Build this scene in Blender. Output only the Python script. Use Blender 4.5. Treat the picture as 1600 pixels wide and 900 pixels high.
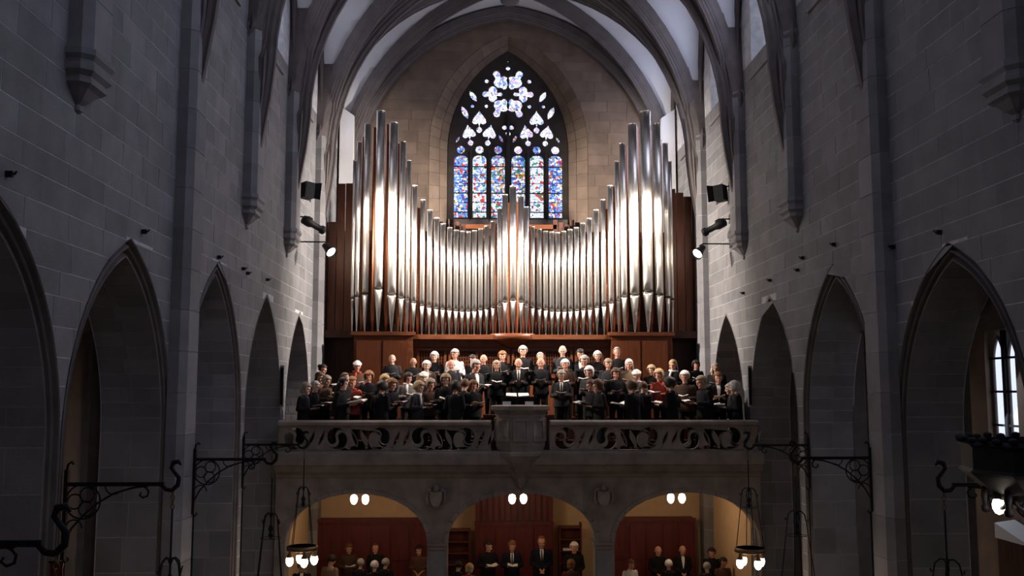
import bpy, bmesh, math, random
from mathutils import Vector, Matrix
PI = math.pi; R = math.radians
random.seed(7)
C = bpy.context.scene.collection
for o in list(bpy.data.objects): bpy.data.objects.remove(o)
# ---------------------------------------------------------------- camera, world, exposure, window and fill lights
CAM = Vector((-.85, 0, 5.6)); F = 1500.0; PITCH = R(6.16); YAW = R(1.83)
cd = bpy.data.cameras.new('camera'); cam = bpy.data.objects.new('camera', cd); C.objects.link(cam)
cam.location = CAM; cam.rotation_euler = (PI/2+PITCH, 0, -YAW)
cd.sensor_width = 36; cd.lens = F/1600*36; cd.clip_end = 200
bpy.context.scene.camera = cam
vs = bpy.context.scene.view_settings
vs.view_transform = 'Standard'; vs.look = 'None'; vs.gamma = 1; vs.use_curve_mapping = False; vs.exposure = 0
w = bpy.data.worlds.new('world'); bpy.context.scene.world = w; w.use_nodes = True
w.node_tree.nodes['Background'].inputs[0].default_value = (.55, .60, .80, 1)
w.node_tree.nodes['Background'].inputs[1].default_value = .022
def area(loc, target, sx, sy, power, col):
    l = bpy.data.lights.new('window_and_fill_light', 'AREA'); l.shape = 'RECTANGLE'; l.size = sx; l.size_y = sy; l.energy = power; l.color = col
    o = bpy.data.objects.new('window_and_fill_light', l); C.objects.link(o); o.location = loc
    o.rotation_euler = (Vector(target)-Vector(loc)).to_track_quat('-Z', 'Y').to_euler(); return o
PY = [2.8, 6.9, 10.9, 14.8, 18.85, 22.8, 26.8, 30.8]
for k in range(7):
    ym = (PY[k]+PY[k+1])/2
    area((5.42, ym, 14.6), (-5.5, ym, 14.0), 1.7, 2.6, 66, (.66, .72, 1))
    area((-5.42, ym, 14.6), (5.5, ym, 14.6), 1.7, 2.6, 13, (.76, .78, 1))
area((2.5, -5, 11), (-5.5, 14, 5), 6, 7, 90, (.74, .78, 1))  # added fill from behind the camera to brighten the left wall, no window there
# ---------------------------------------------------------------- materials
def mat(name, col, rough=.6, metal=0, emit=None, estr=0, noise=0, nscale=4, bump=0, bscale=30, jitter=0, spec=.3, stretch=None):
    m = bpy.data.materials.new(name); m.use_nodes = True; nt = m.node_tree; b = nt.nodes['Principled BSDF']
    b.inputs['Base Color'].default_value = (*col, 1); b.inputs['Roughness'].default_value = rough; b.inputs['Metallic'].default_value = metal
    b.inputs['Specular IOR Level'].default_value = spec
    if emit: b.inputs['Emission Color'].default_value = (*emit, 1); b.inputs['Emission Strength'].default_value = estr
    tc = nt.nodes.new('ShaderNodeTexCoord'); vec = tc.outputs['Object']
    if stretch:
        mp = nt.nodes.new('ShaderNodeMapping'); mp.inputs['Scale'].default_value = stretch; nt.links.new(vec, mp.inputs[0]); vec = mp.outputs[0]
    fac = None
    if noise:
        n = nt.nodes.new('ShaderNodeTexNoise'); n.inputs['Scale'].default_value = nscale; n.inputs['Detail'].default_value = 5; nt.links.new(vec, n.inputs['Vector'])
        mr = nt.nodes.new('ShaderNodeMapRange'); mr.inputs[1].default_value = .3; mr.inputs[2].default_value = .7
        mr.inputs[3].default_value = 1-noise; mr.inputs[4].default_value = 1+noise; nt.links.new(n.outputs[0], mr.inputs[0]); fac = mr.outputs[0]
    if jitter:
        oi = nt.nodes.new('ShaderNodeObjectInfo'); ge = nt.nodes.new('ShaderNodeNewGeometry')
        ad = nt.nodes.new('ShaderNodeMath'); ad.operation = 'ADD'; nt.links.new(oi.outputs['Random'], ad.inputs[0]); nt.links.new(ge.outputs['Random Per Island'], ad.inputs[1])
        fr = nt.nodes.new('ShaderNodeMath'); fr.operation = 'FRACT'; nt.links.new(ad.outputs[0], fr.inputs[0])
        mr = nt.nodes.new('ShaderNodeMapRange'); mr.inputs[3].default_value = 1-jitter; mr.inputs[4].default_value = 1+jitter; nt.links.new(fr.outputs[0], mr.inputs[0])
        if fac:
            mu = nt.nodes.new('ShaderNodeMath'); mu.operation = 'MULTIPLY'; nt.links.new(fac, mu.inputs[0]); nt.links.new(mr.outputs[0], mu.inputs[1]); fac = mu.outputs[0]
        else: fac = mr.outputs[0]
    if fac:
        mx = nt.nodes.new('ShaderNodeVectorMath'); mx.operation = 'SCALE'; mx.inputs[0].default_value = col; nt.links.new(fac, mx.inputs['Scale'])
        nt.links.new(mx.outputs[0], b.inputs['Base Color'])
    if bump:
        n = nt.nodes.new('ShaderNodeTexNoise'); n.inputs['Scale'].default_value = bscale; n.inputs['Detail'].default_value = 4; nt.links.new(vec, n.inputs['Vector'])
        bp = nt.nodes.new('ShaderNodeBump'); bp.inputs['Strength'].default_value = bump; bp.inputs['Distance'].default_value = .02
        nt.links.new(n.outputs[0], bp.inputs['Height']); nt.links.new(bp.outputs[0], b.inputs['Normal'])
    return m
M = dict(
 stone=mat('stone', (.21, .205, .21), .85, noise=.14, nscale=2.2, bump=.3, jitter=.13, spec=.15),
 mortar=mat('mortar', (.52, .51, .53), .9, noise=.2, nscale=5, spec=.1),
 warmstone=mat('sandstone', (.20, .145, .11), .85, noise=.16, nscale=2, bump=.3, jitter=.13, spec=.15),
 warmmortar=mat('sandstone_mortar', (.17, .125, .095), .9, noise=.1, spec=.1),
 mould=mat('moulding_stone', (.15, .13, .12), .85, noise=.2, nscale=3, bump=.2, jitter=.1, spec=.15),
 jamb=mat('jamb_stone', (.24, .23, .235), .85, noise=.15, nscale=2, bump=.25, jitter=.16, spec=.15),
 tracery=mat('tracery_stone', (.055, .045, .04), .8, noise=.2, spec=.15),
 rib=mat('rib_stone', (.13, .11, .105), .8, noise=.15, nscale=3, bump=.2, jitter=.08, spec=.2),
 gal=mat('gallery_stone', (.26, .22, .19), .85, noise=.25, nscale=2.5, bump=.35, jitter=.08, spec=.15),
 plaster=mat('vault_plaster', (.66, .65, .66), .9, noise=.05, nscale=1.2, spec=.1),
 cream=mat('cream_plaster', (.62, .44, .27), .9, noise=.06, spec=.1),
 floor=mat('floor_stone', (.12, .10, .09), .6, noise=.3),
 wood=mat('organ_wood', (.11, .031, .011), .42, noise=.25, nscale=3, stretch=(6, 6, .6), bump=.1, jitter=.14),
 wood2=mat('organ_wood_frame', (.12, .036, .013), .4, noise=.25, nscale=3, stretch=(.8, 6, 6), bump=.1),
 darkwood=mat('dark_wood', (.055, .02, .012), .5, noise=.3, nscale=3, stretch=(6, 6, .6)),
 redwood=mat('wine_red_panelling', (.11, .018, .016), .5, noise=.25, nscale=2, stretch=(5, 5, .6)),
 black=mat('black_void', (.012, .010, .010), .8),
 tin=mat('pipe_tin', (.64, .60, .55), .315, 1, jitter=.04),
 copper=mat('pipe_copper', (.42, .15, .075), .34, .75, noise=.1, nscale=3, jitter=.12),
 lipdark=mat('mouth_shadow', (.03, .025, .02), .6),
 iron=mat('wrought_iron', (.010, .0095, .011), .6, 0, noise=.3, nscale=9, spec=.2),
 rusty=mat('brass_pendant', (.17, .10, .05), .45, .8),
 bulb=mat('lamp_glass', (1, .9, .8), .3, emit=(1, .86, .70), estr=14),
 lens=mat('spot_lens', (1, 1, 1), .3, emit=(1, .95, .88), estr=12),
 dull=mat('lens_glass', (.05, .05, .06), .1),
 cover=mat('folder_cover', (.015, .014, .016), .5), page=mat('paper', (.80, .78, .74), .7), beige=mat('beige_board', (.62, .42, .25), .7),
 redcover=mat('wine_folder_cover', (.12, .02, .025), .5),
 shadedglass=mat('daylit_glass', (.8, .85, .9), .2, emit=(.72, .80, 1), estr=1.1),
 grey=mat('grey_enamel', (.20, .20, .22), .4), eye=mat('eye', (.02, .015, .01), .2), shoe=mat('shoe_leather', (.015, .012, .01), .35),
 red_pattern=mat('dark_red_lacquer', (.10, .012, .012), .4, noise=.5, nscale=30),
)
_nt = M['tin'].node_tree; _tg = _nt.nodes.new('ShaderNodeTangent'); _tg.direction_type = 'RADIAL'; _tg.axis = 'Z'       # brushed round the pipe
_nt.nodes['Principled BSDF'].inputs['Anisotropic'].default_value = .86; _nt.links.new(_tg.outputs[0], _nt.nodes['Principled BSDF'].inputs['Tangent'])
def glass_mat(name, stops, scale, seed, strength):
    m = bpy.data.materials.new(name); m.use_nodes = True; nt = m.node_tree; b = nt.nodes['Principled BSDF']
    tc = nt.nodes.new('ShaderNodeTexCoord'); mp = nt.nodes.new('ShaderNodeMapping'); mp.inputs['Location'].default_value = (seed*3.1, seed, seed*1.7)
    nt.links.new(tc.outputs['Object'], mp.inputs[0])
    v = nt.nodes.new('ShaderNodeTexVoronoi'); v.inputs['Scale'].default_value = scale; nt.links.new(mp.outputs[0], v.inputs['Vector'])
    sp = nt.nodes.new('ShaderNodeSeparateColor'); nt.links.new(v.outputs['Color'], sp.inputs[0])
    cr = nt.nodes.new('ShaderNodeValToRGB'); cr.color_ramp.interpolation = 'CONSTANT'
    e = cr.color_ramp.elements
    while len(e) < len(stops): e.new(.5)
    for i, (p, c) in enumerate(stops): e[i].position = p; e[i].color = (*c, 1)
    nt.links.new(sp.outputs[0], cr.inputs[0])
    d = nt.nodes.new('ShaderNodeTexVoronoi'); d.feature = 'DISTANCE_TO_EDGE'; d.inputs['Scale'].default_value = scale; nt.links.new(mp.outputs[0], d.inputs['Vector'])
    mr = nt.nodes.new('ShaderNodeMapRange'); mr.inputs[1].default_value = .02; mr.inputs[2].default_value = .07; nt.links.new(d.outputs['Distance'], mr.inputs[0])
    mu = nt.nodes.new('ShaderNodeVectorMath'); mu.operation = 'SCALE'; nt.links.new(cr.outputs[0], mu.inputs[0]); nt.links.new(mr.outputs[0], mu.inputs['Scale'])
    nt.links.new(mu.outputs[0], b.inputs['Emission Color']); b.inputs['Emission Strength'].default_value = strength
    nt.links.new(mu.outputs[0], b.inputs['Base Color']); b.inputs['Roughness'].default_value = .2
    return m
W_, B_, D_, R_, Y_, G_, P_ = (.75, .82, .95), (.16, .32, .85), (.04, .09, .42), (.70, .06, .05), (.65, .48, .14), (.05, .28, .14), (.62, .45, .75)
GL = [glass_mat('stained_glass_blue', [(0, D_), (.16, B_), (.42, W_), (.62, R_), (.72, Y_), (.80, B_), (.92, W_)], 15, 1, 1.25),
      glass_mat('stained_glass_white', [(0, W_), (.45, (.9, .95, 1)), (.62, R_), (.72, B_), (.84, W_), (.95, G_)], 14, 2, 1.25),
      glass_mat('stained_glass_mixed', [(0, B_), (.25, W_), (.45, Y_), (.58, D_), (.68, R_), (.8, W_), (.92, G_)], 16, 3, 1.2),
      glass_mat('stained_glass_pale', [(0, W_), (.4, P_), (.55, (.95, .97, 1)), (.78, B_), (.85, (.9, .75, .85)), (.93, W_)], 12, 4, 1.45)]
# ---------------------------------------------------------------- mesh helpers
def tag(o, label=None, cat=None, group=None, kind=None):
    if label: o['label'] = label
    if cat: o['category'] = cat
    if group: o['group'] = group
    if kind: o['kind'] = kind
    return o
def empty(name, loc, label, cat, group=None, rz=0):
    o = bpy.data.objects.new(name, None); C.objects.link(o); o.location = loc; o.rotation_euler = (0, 0, rz); o.empty_display_size = .2
    return tag(o, label, cat, group)
def link(name, me, m=None, parent=None, loc=None):
    o = bpy.data.objects.new(name, me); C.objects.link(o)
    if m and not me.materials: me.materials.append(m)
    if parent: o.parent = parent
    if loc: o.location = loc
    return o
class MB:
    def __init__(s): s.v = []; s.f = []; s.sm = []
    def add(s, vs_, fs, smooth=False):
        n = len(s.v); s.v += [tuple(p) for p in vs_]; s.f += [tuple(i+n for i in f) for f in fs]; s.sm += [smooth]*len(fs); return s
    def box(s, a, b, rz=0, ctr=None):
        (x0, y0, z0), (x1, y1, z1) = a, b
        p = [(x, y, z) for z in (z0, z1) for y in (y0, y1) for x in (x0, x1)]
        if rz:
            c = ctr or ((x0+x1)/2, (y0+y1)/2); co, si = math.cos(rz), math.sin(rz)
            p = [(c[0]+(x-c[0])*co-(y-c[1])*si, c[1]+(x-c[0])*si+(y-c[1])*co, z) for x, y, z in p]
        return s.add(p, [(0, 2, 3, 1), (4, 5, 7, 6), (0, 1, 5, 4), (2, 6, 7, 3), (0, 4, 6, 2), (1, 3, 7, 5)])
    def rings(s, rs, closed=False, caps=True, smooth=True):
        n = len(rs[0]); v = [p for r in rs for p in r]; f = []
        m = len(rs)
        for i in range(m if closed else m-1):
            for j in range(n):
                a = i*n+j; b = i*n+(j+1) % n; c = ((i+1) % m)*n+(j+1) % n; d = ((i+1) % m)*n+j
                f.append((a, b, c, d))
        s.add(v, f, smooth)
        if caps and not closed:
            k = len(s.v)-len(v); s.f += [tuple(k+j for j in reversed(range(n))), tuple(k+(m-1)*n+j for j in range(n))]; s.sm += [False]*2
        return s
    def lathe(s, prof, n=16, c=(0, 0, 0), smooth=True, sx=1, sy=1, ph=0, axis='z'):
        rs = []
        for r, z in prof:
            r = max(r, 1e-4); ring = []
            for j in range(n):
                a = 2*PI*j/n+ph; x, y = r*math.cos(a)*sx, r*math.sin(a)*sy
                ring.append((c[0]+x, c[1]+y, c[2]+z) if axis == 'z' else ((c[0]+x, c[1]+z, c[2]+y) if axis == 'y' else (c[0]+z, c[1]+x, c[2]+y)))
            rs.append(ring)
        return s.rings(rs, smooth=smooth)
    def tube(s, pts, r, n=6, closed=False):
        pts = [Vector(p) for p in pts]; rs = []; m = len(pts); up = None
        rr = r if isinstance(r, (list, tuple)) else [r]*m
        for i, p in enumerate(pts):
            if closed: t = pts[(i+1) % m]-pts[i-1]
            else: t = pts[min(i+1, m-1)]-pts[max(i-1, 0)]
            t.normalize()
            if up is None: up = Vector((0, 0, 1)) if abs(t.z) < .9 else Vector((1, 0, 0))
            sd = t.cross(up)
            if sd.length < 1e-3: sd = t.cross(Vector((.3, .9, .1)))
            sd.normalize(); u = sd.cross(t).normalized(); up = u
            rs.append([tuple(p+sd*math.cos(2*PI*j/n)*rr[i]+u*math.sin(2*PI*j/n)*rr[i]) for j in range(n)])
        return s.rings(rs, closed=closed)
    def ball(s, c, r, n=10, m=7):
        if not isinstance(r, (list, tuple)): r = (r, r, r)
        rs = []
        for i in range(m+1):
            a = PI*i/m; q = max(math.sin(a), .02)
            rs.append([(c[0]+r[0]*q*math.cos(2*PI*j/n), c[1]+r[1]*q*math.sin(2*PI*j/n), c[2]-r[2]*math.cos(a)) for j in range(n)])
        return s.rings(rs)
    def cone(s, a, b, ra, rb, n=10):
        s.tube([a, b], [ra, rb], n); s.ball(a, ra, n, 6); return s.ball(b, rb, n, 6)
    def prism(s, poly, fn, d0, d1):            # polygon (u,v) extruded; fn(u,v,d)->xyz
        n = len(poly); v = [fn(u, q, d0) for u, q in poly]+[fn(u, q, d1) for u, q in poly]
        return s.add(v, [tuple(range(n)), tuple(reversed(range(n, 2*n)))]+[(i, i+n, (i+1) % n+n, (i+1) % n) for i in range(n)])
    def mesh(s, name, m=None):
        me = bpy.data.meshes.new(name); me.from_pydata(s.v, [], s.f); me.polygons.foreach_set('use_smooth', s.sm)
        bm = bmesh.new(); bm.from_mesh(me); bmesh.ops.recalc_face_normals(bm, faces=bm.faces); bm.to_mesh(me); bm.free()
        if m: me.materials.append(m)
        return me
    def build(s, name, m, parent=None, loc=None): return link(name, s.mesh(name, m), None, parent, loc)
def evaluated(me, setup):
    o = bpy.data.objects.new('tmp', me); C.objects.link(o); setup(o)
    dg = bpy.context.evaluated_depsgraph_get(); dg.update()
    r = bpy.data.meshes.new_from_object(o.evaluated_get(dg)); bpy.data.objects.remove(o); return r
def plate(name, polys, half, bev, m, parent, fn):   # filled 2D outlines with holes; fn maps local (x,y,z)->xyz
    cu = bpy.data.curves.new('tmp', 'CURVE'); cu.dimensions = '2D'; cu.fill_mode = 'BOTH'; cu.extrude = half; cu.bevel_depth = bev; cu.bevel_resolution = 0
    for p in polys:
        sp = cu.splines.new('POLY'); sp.points.add(len(p)-1); sp.use_cyclic_u = True
        for i, (x, y) in enumerate(p): sp.points[i].co = (x, y, 0, 1)
    o = bpy.data.objects.new('tmp', cu); C.objects.link(o)
    dg = bpy.context.evaluated_depsgraph_get(); dg.update()
    me = bpy.data.meshes.new_from_object(o.evaluated_get(dg)); bpy.data.objects.remove(o)
    for v in me.vertices: v.co = fn(*v.co)
    me.name = name; me.materials.clear(); me.materials.append(m)
    return link(name, me, None, parent)
def ray(px, py):
    x = (px-800)/F; z = (450-py)/F; y = 1
    y, z = y*math.cos(PITCH)-z*math.sin(PITCH), y*math.sin(PITCH)+z*math.cos(PITCH)
    return Vector((x*math.cos(YAW)+y*math.sin(YAW), -x*math.sin(YAW)+y*math.cos(YAW), z))
def atY(px, py, Y): r = ray(px, py); return CAM+r*(Y/r.y)
def atX(px, py, X): r = ray(px, py); return CAM+r*((X-CAM.x)/r.x)
def proj(p):
    x, y, z = p[0]-CAM.x, p[1], p[2]-CAM.z
    x, y = x*math.cos(YAW)-y*math.sin(YAW), x*math.sin(YAW)+y*math.cos(YAW)
    y, z = y*math.cos(PITCH)+z*math.sin(PITCH), -y*math.sin(PITCH)+z*math.cos(PITCH)
    return 800+F*x/max(y, .1), 450-F*z/max(y, .1), y
# ---------------------------------------------------------------- arches
def arch_pts(c, w_, spring, apex, z0, u=0, n=14, jn=8):
    """outline of a pointed arch inset by u: list of (y,z) from one foot to the other"""
    h = apex-spring; Rr = (w_*w_+h*h)/(2*w_); off = Rr-w_
    r = Rr-u; a1 = math.acos(min(1, off/r))
    left = [(c-(w_-u), z0+(spring-z0)*i/jn) for i in range(jn)]
    left += [(c+off-r*math.cos(a1*i/n), spring+r*math.sin(a1*i/n)) for i in range(n+1)]
    right = [(2*c-y, z) for y, z in reversed(left[:-1])]
    return left+right
def sh_clip(poly, a, b, keep_left=True):
    out = []; n = len(poly)
    def sd(p):
        s_ = (b[0]-a[0])*(p[1]-a[1])-(b[1]-a[1])*(p[0]-a[0]); return s_ if keep_left else -s_
    for i in range(n):
        p, q = poly[i], poly[(i+1) % n]; sp, sq = sd(p), sd(q)
        if sp >= 0: out.append(p)
        if (sp > 0 > sq) or (sp < 0 < sq): t = sp/(sp-sq); out.append((p[0]+(q[0]-p[0])*t, p[1]+(q[1]-p[1])*t))
    return out
def parea(p): return abs(sum(p[i][0]*p[(i+1) % len(p)][1]-p[(i+1) % len(p)][0]*p[i][1] for i in range(len(p)))/2) if len(p) > 2 else 0
def cut(rect, op):      # op: clockwise (foot left -> apex -> foot right) convex
    inter = rect
    for i in range(len(op)):
        inter = sh_clip(inter, op[i], op[(i+1) % len(op)], False)
        if len(inter) < 3: return rect
    A = parea(inter)
    if A < 1e-4: return rect
    if A > .96*parea(rect): return None
    x0, x1 = rect[0][0], rect[1][0]; z0, z1 = rect[0][1], rect[2][1]
    def onb(p): return (abs(p[0]-x0) < 1e-5 or abs(p[0]-x1) < 1e-5 or abs(p[1]-z0) < 1e-5 or abs(p[1]-z1) < 1e-5) and not any(abs(p[0]-q[0]) < 1e-5 and abs(p[1]-q[1]) < 1e-5 for q in rect)
    b = [p for p in inter if onb(p)]
    if len(b) < 2: return rect
    p, q = max(((p, q) for p in b for q in b), key=lambda t: (t[0][0]-t[1][0])**2+(t[0][1]-t[1][1])**2)
    cx = sum(t[0] for t in op)/len(op); cz = sum(t[1] for t in op)/len(op)
    if abs(p[1]-q[1]) < 1e-4:
        top = max(t[1] for t in inter)+.004
        if p[1] < (z0+z1)/2: return [(x0, top), (x1, top), (x1, z1), (x0, z1)] if z1-top > .03 else None
        return None
    s_ = (q[0]-p[0])*(cz-p[1])-(q[1]-p[1])*(cx-p[0])
    r = sh_clip(rect, p, q, s_ < 0)
    return r if parea(r) > .004 else None
def stones(parent, fn, u0, u1, courses, openings, limit, m, lmin=.55, lmax=1.15, proud=.003, gap=.006, need=None, seed=1, topfn=None):
    rnd = random.Random(seed); pcs = []
    for z0, z1 in zip(courses, courses[1:]):
        u = u0-rnd.random()*.5
        while u < u1:
            L = rnd.uniform(lmin, lmax); a, b = max(u, u0)+gap, min(u+L, u1)-gap; u += L
            if b-a < .05: continue
            poly = [(a, z0+gap), (b, z0+gap), (b, z1-gap), (a, z1-gap)]
            if topfn and topfn((a+b)/2) < z1: continue
            for op in openings:
                if poly is None: break
                if len(poly) == 4 and abs(poly[0][1]-poly[1][1]) < 1e-6: poly = cut(poly, op)
                elif parea(poly) < 1: pass
            if poly is None or len(poly) < 3: continue
            cx = sum(p[0] for p in poly)/len(poly); cz = sum(p[1] for p in poly)/len(poly)
            px, py, d = proj(fn(cx, cz, 0)); vis = -40 < px < 1640 and -30 < py < 930
            if need and not need(cx, cz): vis = False
            pcs.append((parea(poly)/d**3 if vis else 0, poly, proud+rnd.uniform(-.0015, .003)))
    pcs.sort(key=lambda t: -t[0]); rest = MB()
    for i, (s_, poly, d) in enumerate(pcs):
        if i < limit and s_ > 0: MB().prism(poly, fn, -d, .003).build('stone', m, parent)
        else: rest.prism(poly, fn, -d, .003)
    if rest.v: tag(rest.build('stone_facing', m, parent), kind='stuff')
def courses(z0, z1, seed, a=.27, b=.36):
    rnd = random.Random(seed); r = [z0]
    while r[-1] < z1: r.append(r[-1]+rnd.uniform(a, b))
    return r
# nave vault profile
VC, VR, VZ = .75, 6.2, 12.2
def vf(x, inset=0):
    x = min(abs(x), VR-inset-VC-1e-4); return VZ+math.sqrt(max((VR-inset)**2-(x+VC)**2, 0))
HW = VR-VC
# ---------------------------------------------------------------- nave walls
ARCH = [(4.85, 1.85, 7.6), (8.95, 1.9, 7.6), (12.74, 1.86, 7.62), (17.02, 1.86, 7.9), (20.9, 1.72, 7.72), (24.7, 1.6, 7.65)]
SPR = 5.0; CL = courses(0, 13.1, 3)
def side_fn(sx): return lambda y, z, d: (sx*(5.5+d), y, z)
def top_at(op, y):
    for (a, b) in zip(op, op[1:]):
        if min(a[0], b[0]) <= y <= max(a[0], b[0]) and abs(a[0]-b[0]) > 1e-7:
            return a[1]+(b[1]-a[1])*(y-a[0])/(b[0]-a[0])
    return None
for side, sx in (('left', -1), ('right', 1)):
    fn = side_fn(sx)
    ops = [arch_pts(c, w_, SPR, ap, 0) for c, w_, ap in ARCH]
    cler = [arch_pts((a+b)/2, .95, 15.0, 16.4, 12.9, jn=3) for a, b in zip(PY, PY[1:])]
    ys = {2.8, 30.9}
    for op in ops+cler: ys |= {round(p[0], 5) for p in op}
    ys = sorted(ys); wb = MB()
    for a, b in zip(ys, ys[1:]):
        if b-a < 1e-4: continue
        am, bm_ = a+1e-6, b-1e-6; lo = (0, 0)
        for op in ops:
            t = (top_at(op, am), top_at(op, bm_))
            if None not in t: lo = t
        for d in (0, .9):
            hit = None
            for op in cler:
                t = (top_at(op, am), top_at(op, bm_))
                if None not in t: hit = t
            if hit:
                wb.add([fn(a, lo[0], d), fn(b, lo[1], d), fn(b, 12.9, d), fn(a, 12.9, d)], [(0, 1, 2, 3)])
                wb.add([fn(a, hit[0], d), fn(b, hit[1], d), fn(b, 18.6, d), fn(a, 18.6, d)], [(0, 1, 2, 3)])
            else: wb.add([fn(a, lo[0], d), fn(b, lo[1], d), fn(b, 18.6, d), fn(a, 18.6, d)], [(0, 1, 2, 3)])
    for op in ops+cler:         # intrados surfaces
        n = len(op)
        wb.add([fn(y, z, 0) for y, z in op]+[fn(y, z, .9) for y, z in op], [(i, i+1, n+i+1, n+i) for i in range(n-1)])
    wall = wb.build('wall_'+side, M['mortar']); tag(wall, kind='structure')
    stones(wall, fn, 2.85, 30.75, CL, ops, 300, M['stone'], seed=11+sx, need=lambda y, z: (y < 26.6) and z > .8)
    # arch mouldings and jamb blocks
    for k, (c, w_, ap) in enumerate(ARCH):
        moulded = k <= 3
        prof = [(0, -.012), (.015, .0), (.035, .075), (.07, .085), (.09, .03), (.11, .015), (.13, .035), (.14, .10), (.18, .115), (.2, .06), (.21, .04), (.225, .05), (.225, .92)] if moulded else [(0, -.012), (.05, .0), (.05, .92)]
        U = prof[-1][0]
        ra, rb_ = [[fn(y, z, v) for y, z in arch_pts(c, w_, SPR, ap, 0, U)] for v in (prof[-2][1], .92)]; n = len(ra)
        MB().add(ra+rb_, [(j, j+1, n+j+1, n+j) for j in range(n-1)]).build('arch_soffit', M['mortar'], wall)
        rows = [[fn(y, z, v) for y, z in arch_pts(c, w_, SPR, ap, 0, u)] for u, v in prof[:-1]]
        n = len(rows[0]); mb = MB()
        mb.add([p for r in rows for p in r], [(i*n+j, i*n+j+1, (i+1)*n+j+1, (i+1)*n+j) for i in range(len(rows)-1) for j in range(n-1)], False)
        mb.build('arch_moulding', M['mould'] if moulded else M['jamb'], wall)
        base = arch_pts(c, w_, SPR, ap, 0, U, n=14, jn=10); inn = arch_pts(c, w_, SPR, ap, 0, U+.007, n=14, jn=10); m_ = len(base)
        for j in range(m_-1):
            if k == 0 or (j < m_//2 and k in (0, 1)): continue
            for (d0, d1) in ((prof[-2][1] if moulded else .0, .46), (.468, .9)):
                if (j % 2) and d0 < .4: d1 = .53
                if (j % 2) and d0 > .4: d0 = .538
                a, b = base[j], base[j+1]; ai, bi = inn[j], inn[j+1]
                g = .006; L = math.hypot(b[0]-a[0], b[1]-a[1]) or 1; t = g/L
                lerp = lambda p, q, s_: (p[0]+(q[0]-p[0])*s_, p[1]+(q[1]-p[1])*s_)
                q = [lerp(a, b, t), lerp(a, b, 1-t), lerp(ai, bi, 1-t), lerp(ai, bi, t)]
                MB().prism(q, fn, d0, d1).build('voussoir', M['jamb'], wall)
    # pilasters: three on corbels, one running to the floor
    for yk, full in ((6.9, 1), (10.9, 0), (14.8, 1), (18.85, 0), (22.8, 0), (26.8, 1)):
        pr = []
        for (a, d) in ((-.35, 0), (-.35, -.16), (-.25, -.26), (.25, -.26), (.35, -.16), (.35, 0)): pr.append((a, d))
        def fp(x, y, z, yk=yk): return (sx*(5.5+y), yk+x, z)
        pil = MB(); 
        zb = 0 if full else 9.42; z = zb
        core = [(a*.97, d*.96) for a, d in pr]
        pil.add([fp(a, d, zb) for a, d in core]+[fp(a, d, 12.88) for a, d in core], [(i, i+1, i+7, i+6) for i in range(5)]+[tuple(range(6)), tuple(range(6, 12))])
        po = pil.build('pilaster', M['mortar'], wall)
        while z < 12.6:
            h = .62; z2 = min(z+h, 12.9)
            MB().add([fp(a, d, z+.005) for a, d in pr]+[fp(a, d, z2-.005) for a, d in pr], [(i, i+1, i+7, i+6) for i in range(5)]+[tuple(range(6)), tuple(range(6, 12)), (5, 0, 6, 11)]).build('drum_block', M['jamb'], po)
            z = z2
        sp = MB(); sp.rings([[fp(a*w1, (d*w2 if d else .05), z) for a, d in pr] for w1, w2, z in ((1, 1, 12.85), (.86, 1.35, 13.4), (.6, 2.2, 14.4), (.42, 3.3, 15.2), (.3, 3.9, 15.7))], smooth=False); sp.build('springer', M['rib'], wall)
        if not full:
            cb = MB(); rs = []
            for s_, z in ((1.0, 9.44), (1.16, 9.43), (1.16, 9.36), (1.02, 9.31), (1.02, 9.27), (1.08, 9.25), (1.08, 9.19), (.88, 9.14), (.88, 9.11), (.92, 9.10), (.92, 9.06), (.7, 9.02), (.38, 8.92), (.14, 8.87), (.22, 8.85), (.2, 8.80), (.05, 8.77)):
                rs.append([fp(a*s_, d*s_, z) for a, d in pr])
            cb.rings(rs, smooth=False); cb.build('corbel', M['jamb'], wall)
    # clerestory window joinery
    for k in range(7):
        ym = (PY[k]+PY[k+1])/2
        wd = MB().prism([(ym-.95, 12.9), (ym+.95, 12.9), (ym+.95, 12.99), (ym-.95, 12.99)], fn, -.06, .6).build('window_%d' % (k+1 if sx < 0 else k+8), M['jamb']); tag(wd, kind='structure')
        g = arch_pts(ym, .95, 15.0, 16.4, 12.95, .03, jn=3)
        MB().add([fn(y, z, .5) for y, z in g], [tuple(range(len(g)))]).build('pane', M['shadedglass'], wd)
        mu = MB()
        for dy in (-.32, .32): mu.box((min(sx*5.93, sx*6.02), ym+dy-.035, 12.95), (max(sx*5.93, sx*6.02), ym+dy+.035, 15.7))
        for z in (13.6, 14.3, 15.0): mu.box((min(sx*5.95, sx*6.0), ym-.93, z-.015), (max(sx*5.95, sx*6.0), ym+.93, z+.015))
        mu.build('mullion', M['mould'], wd)
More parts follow.
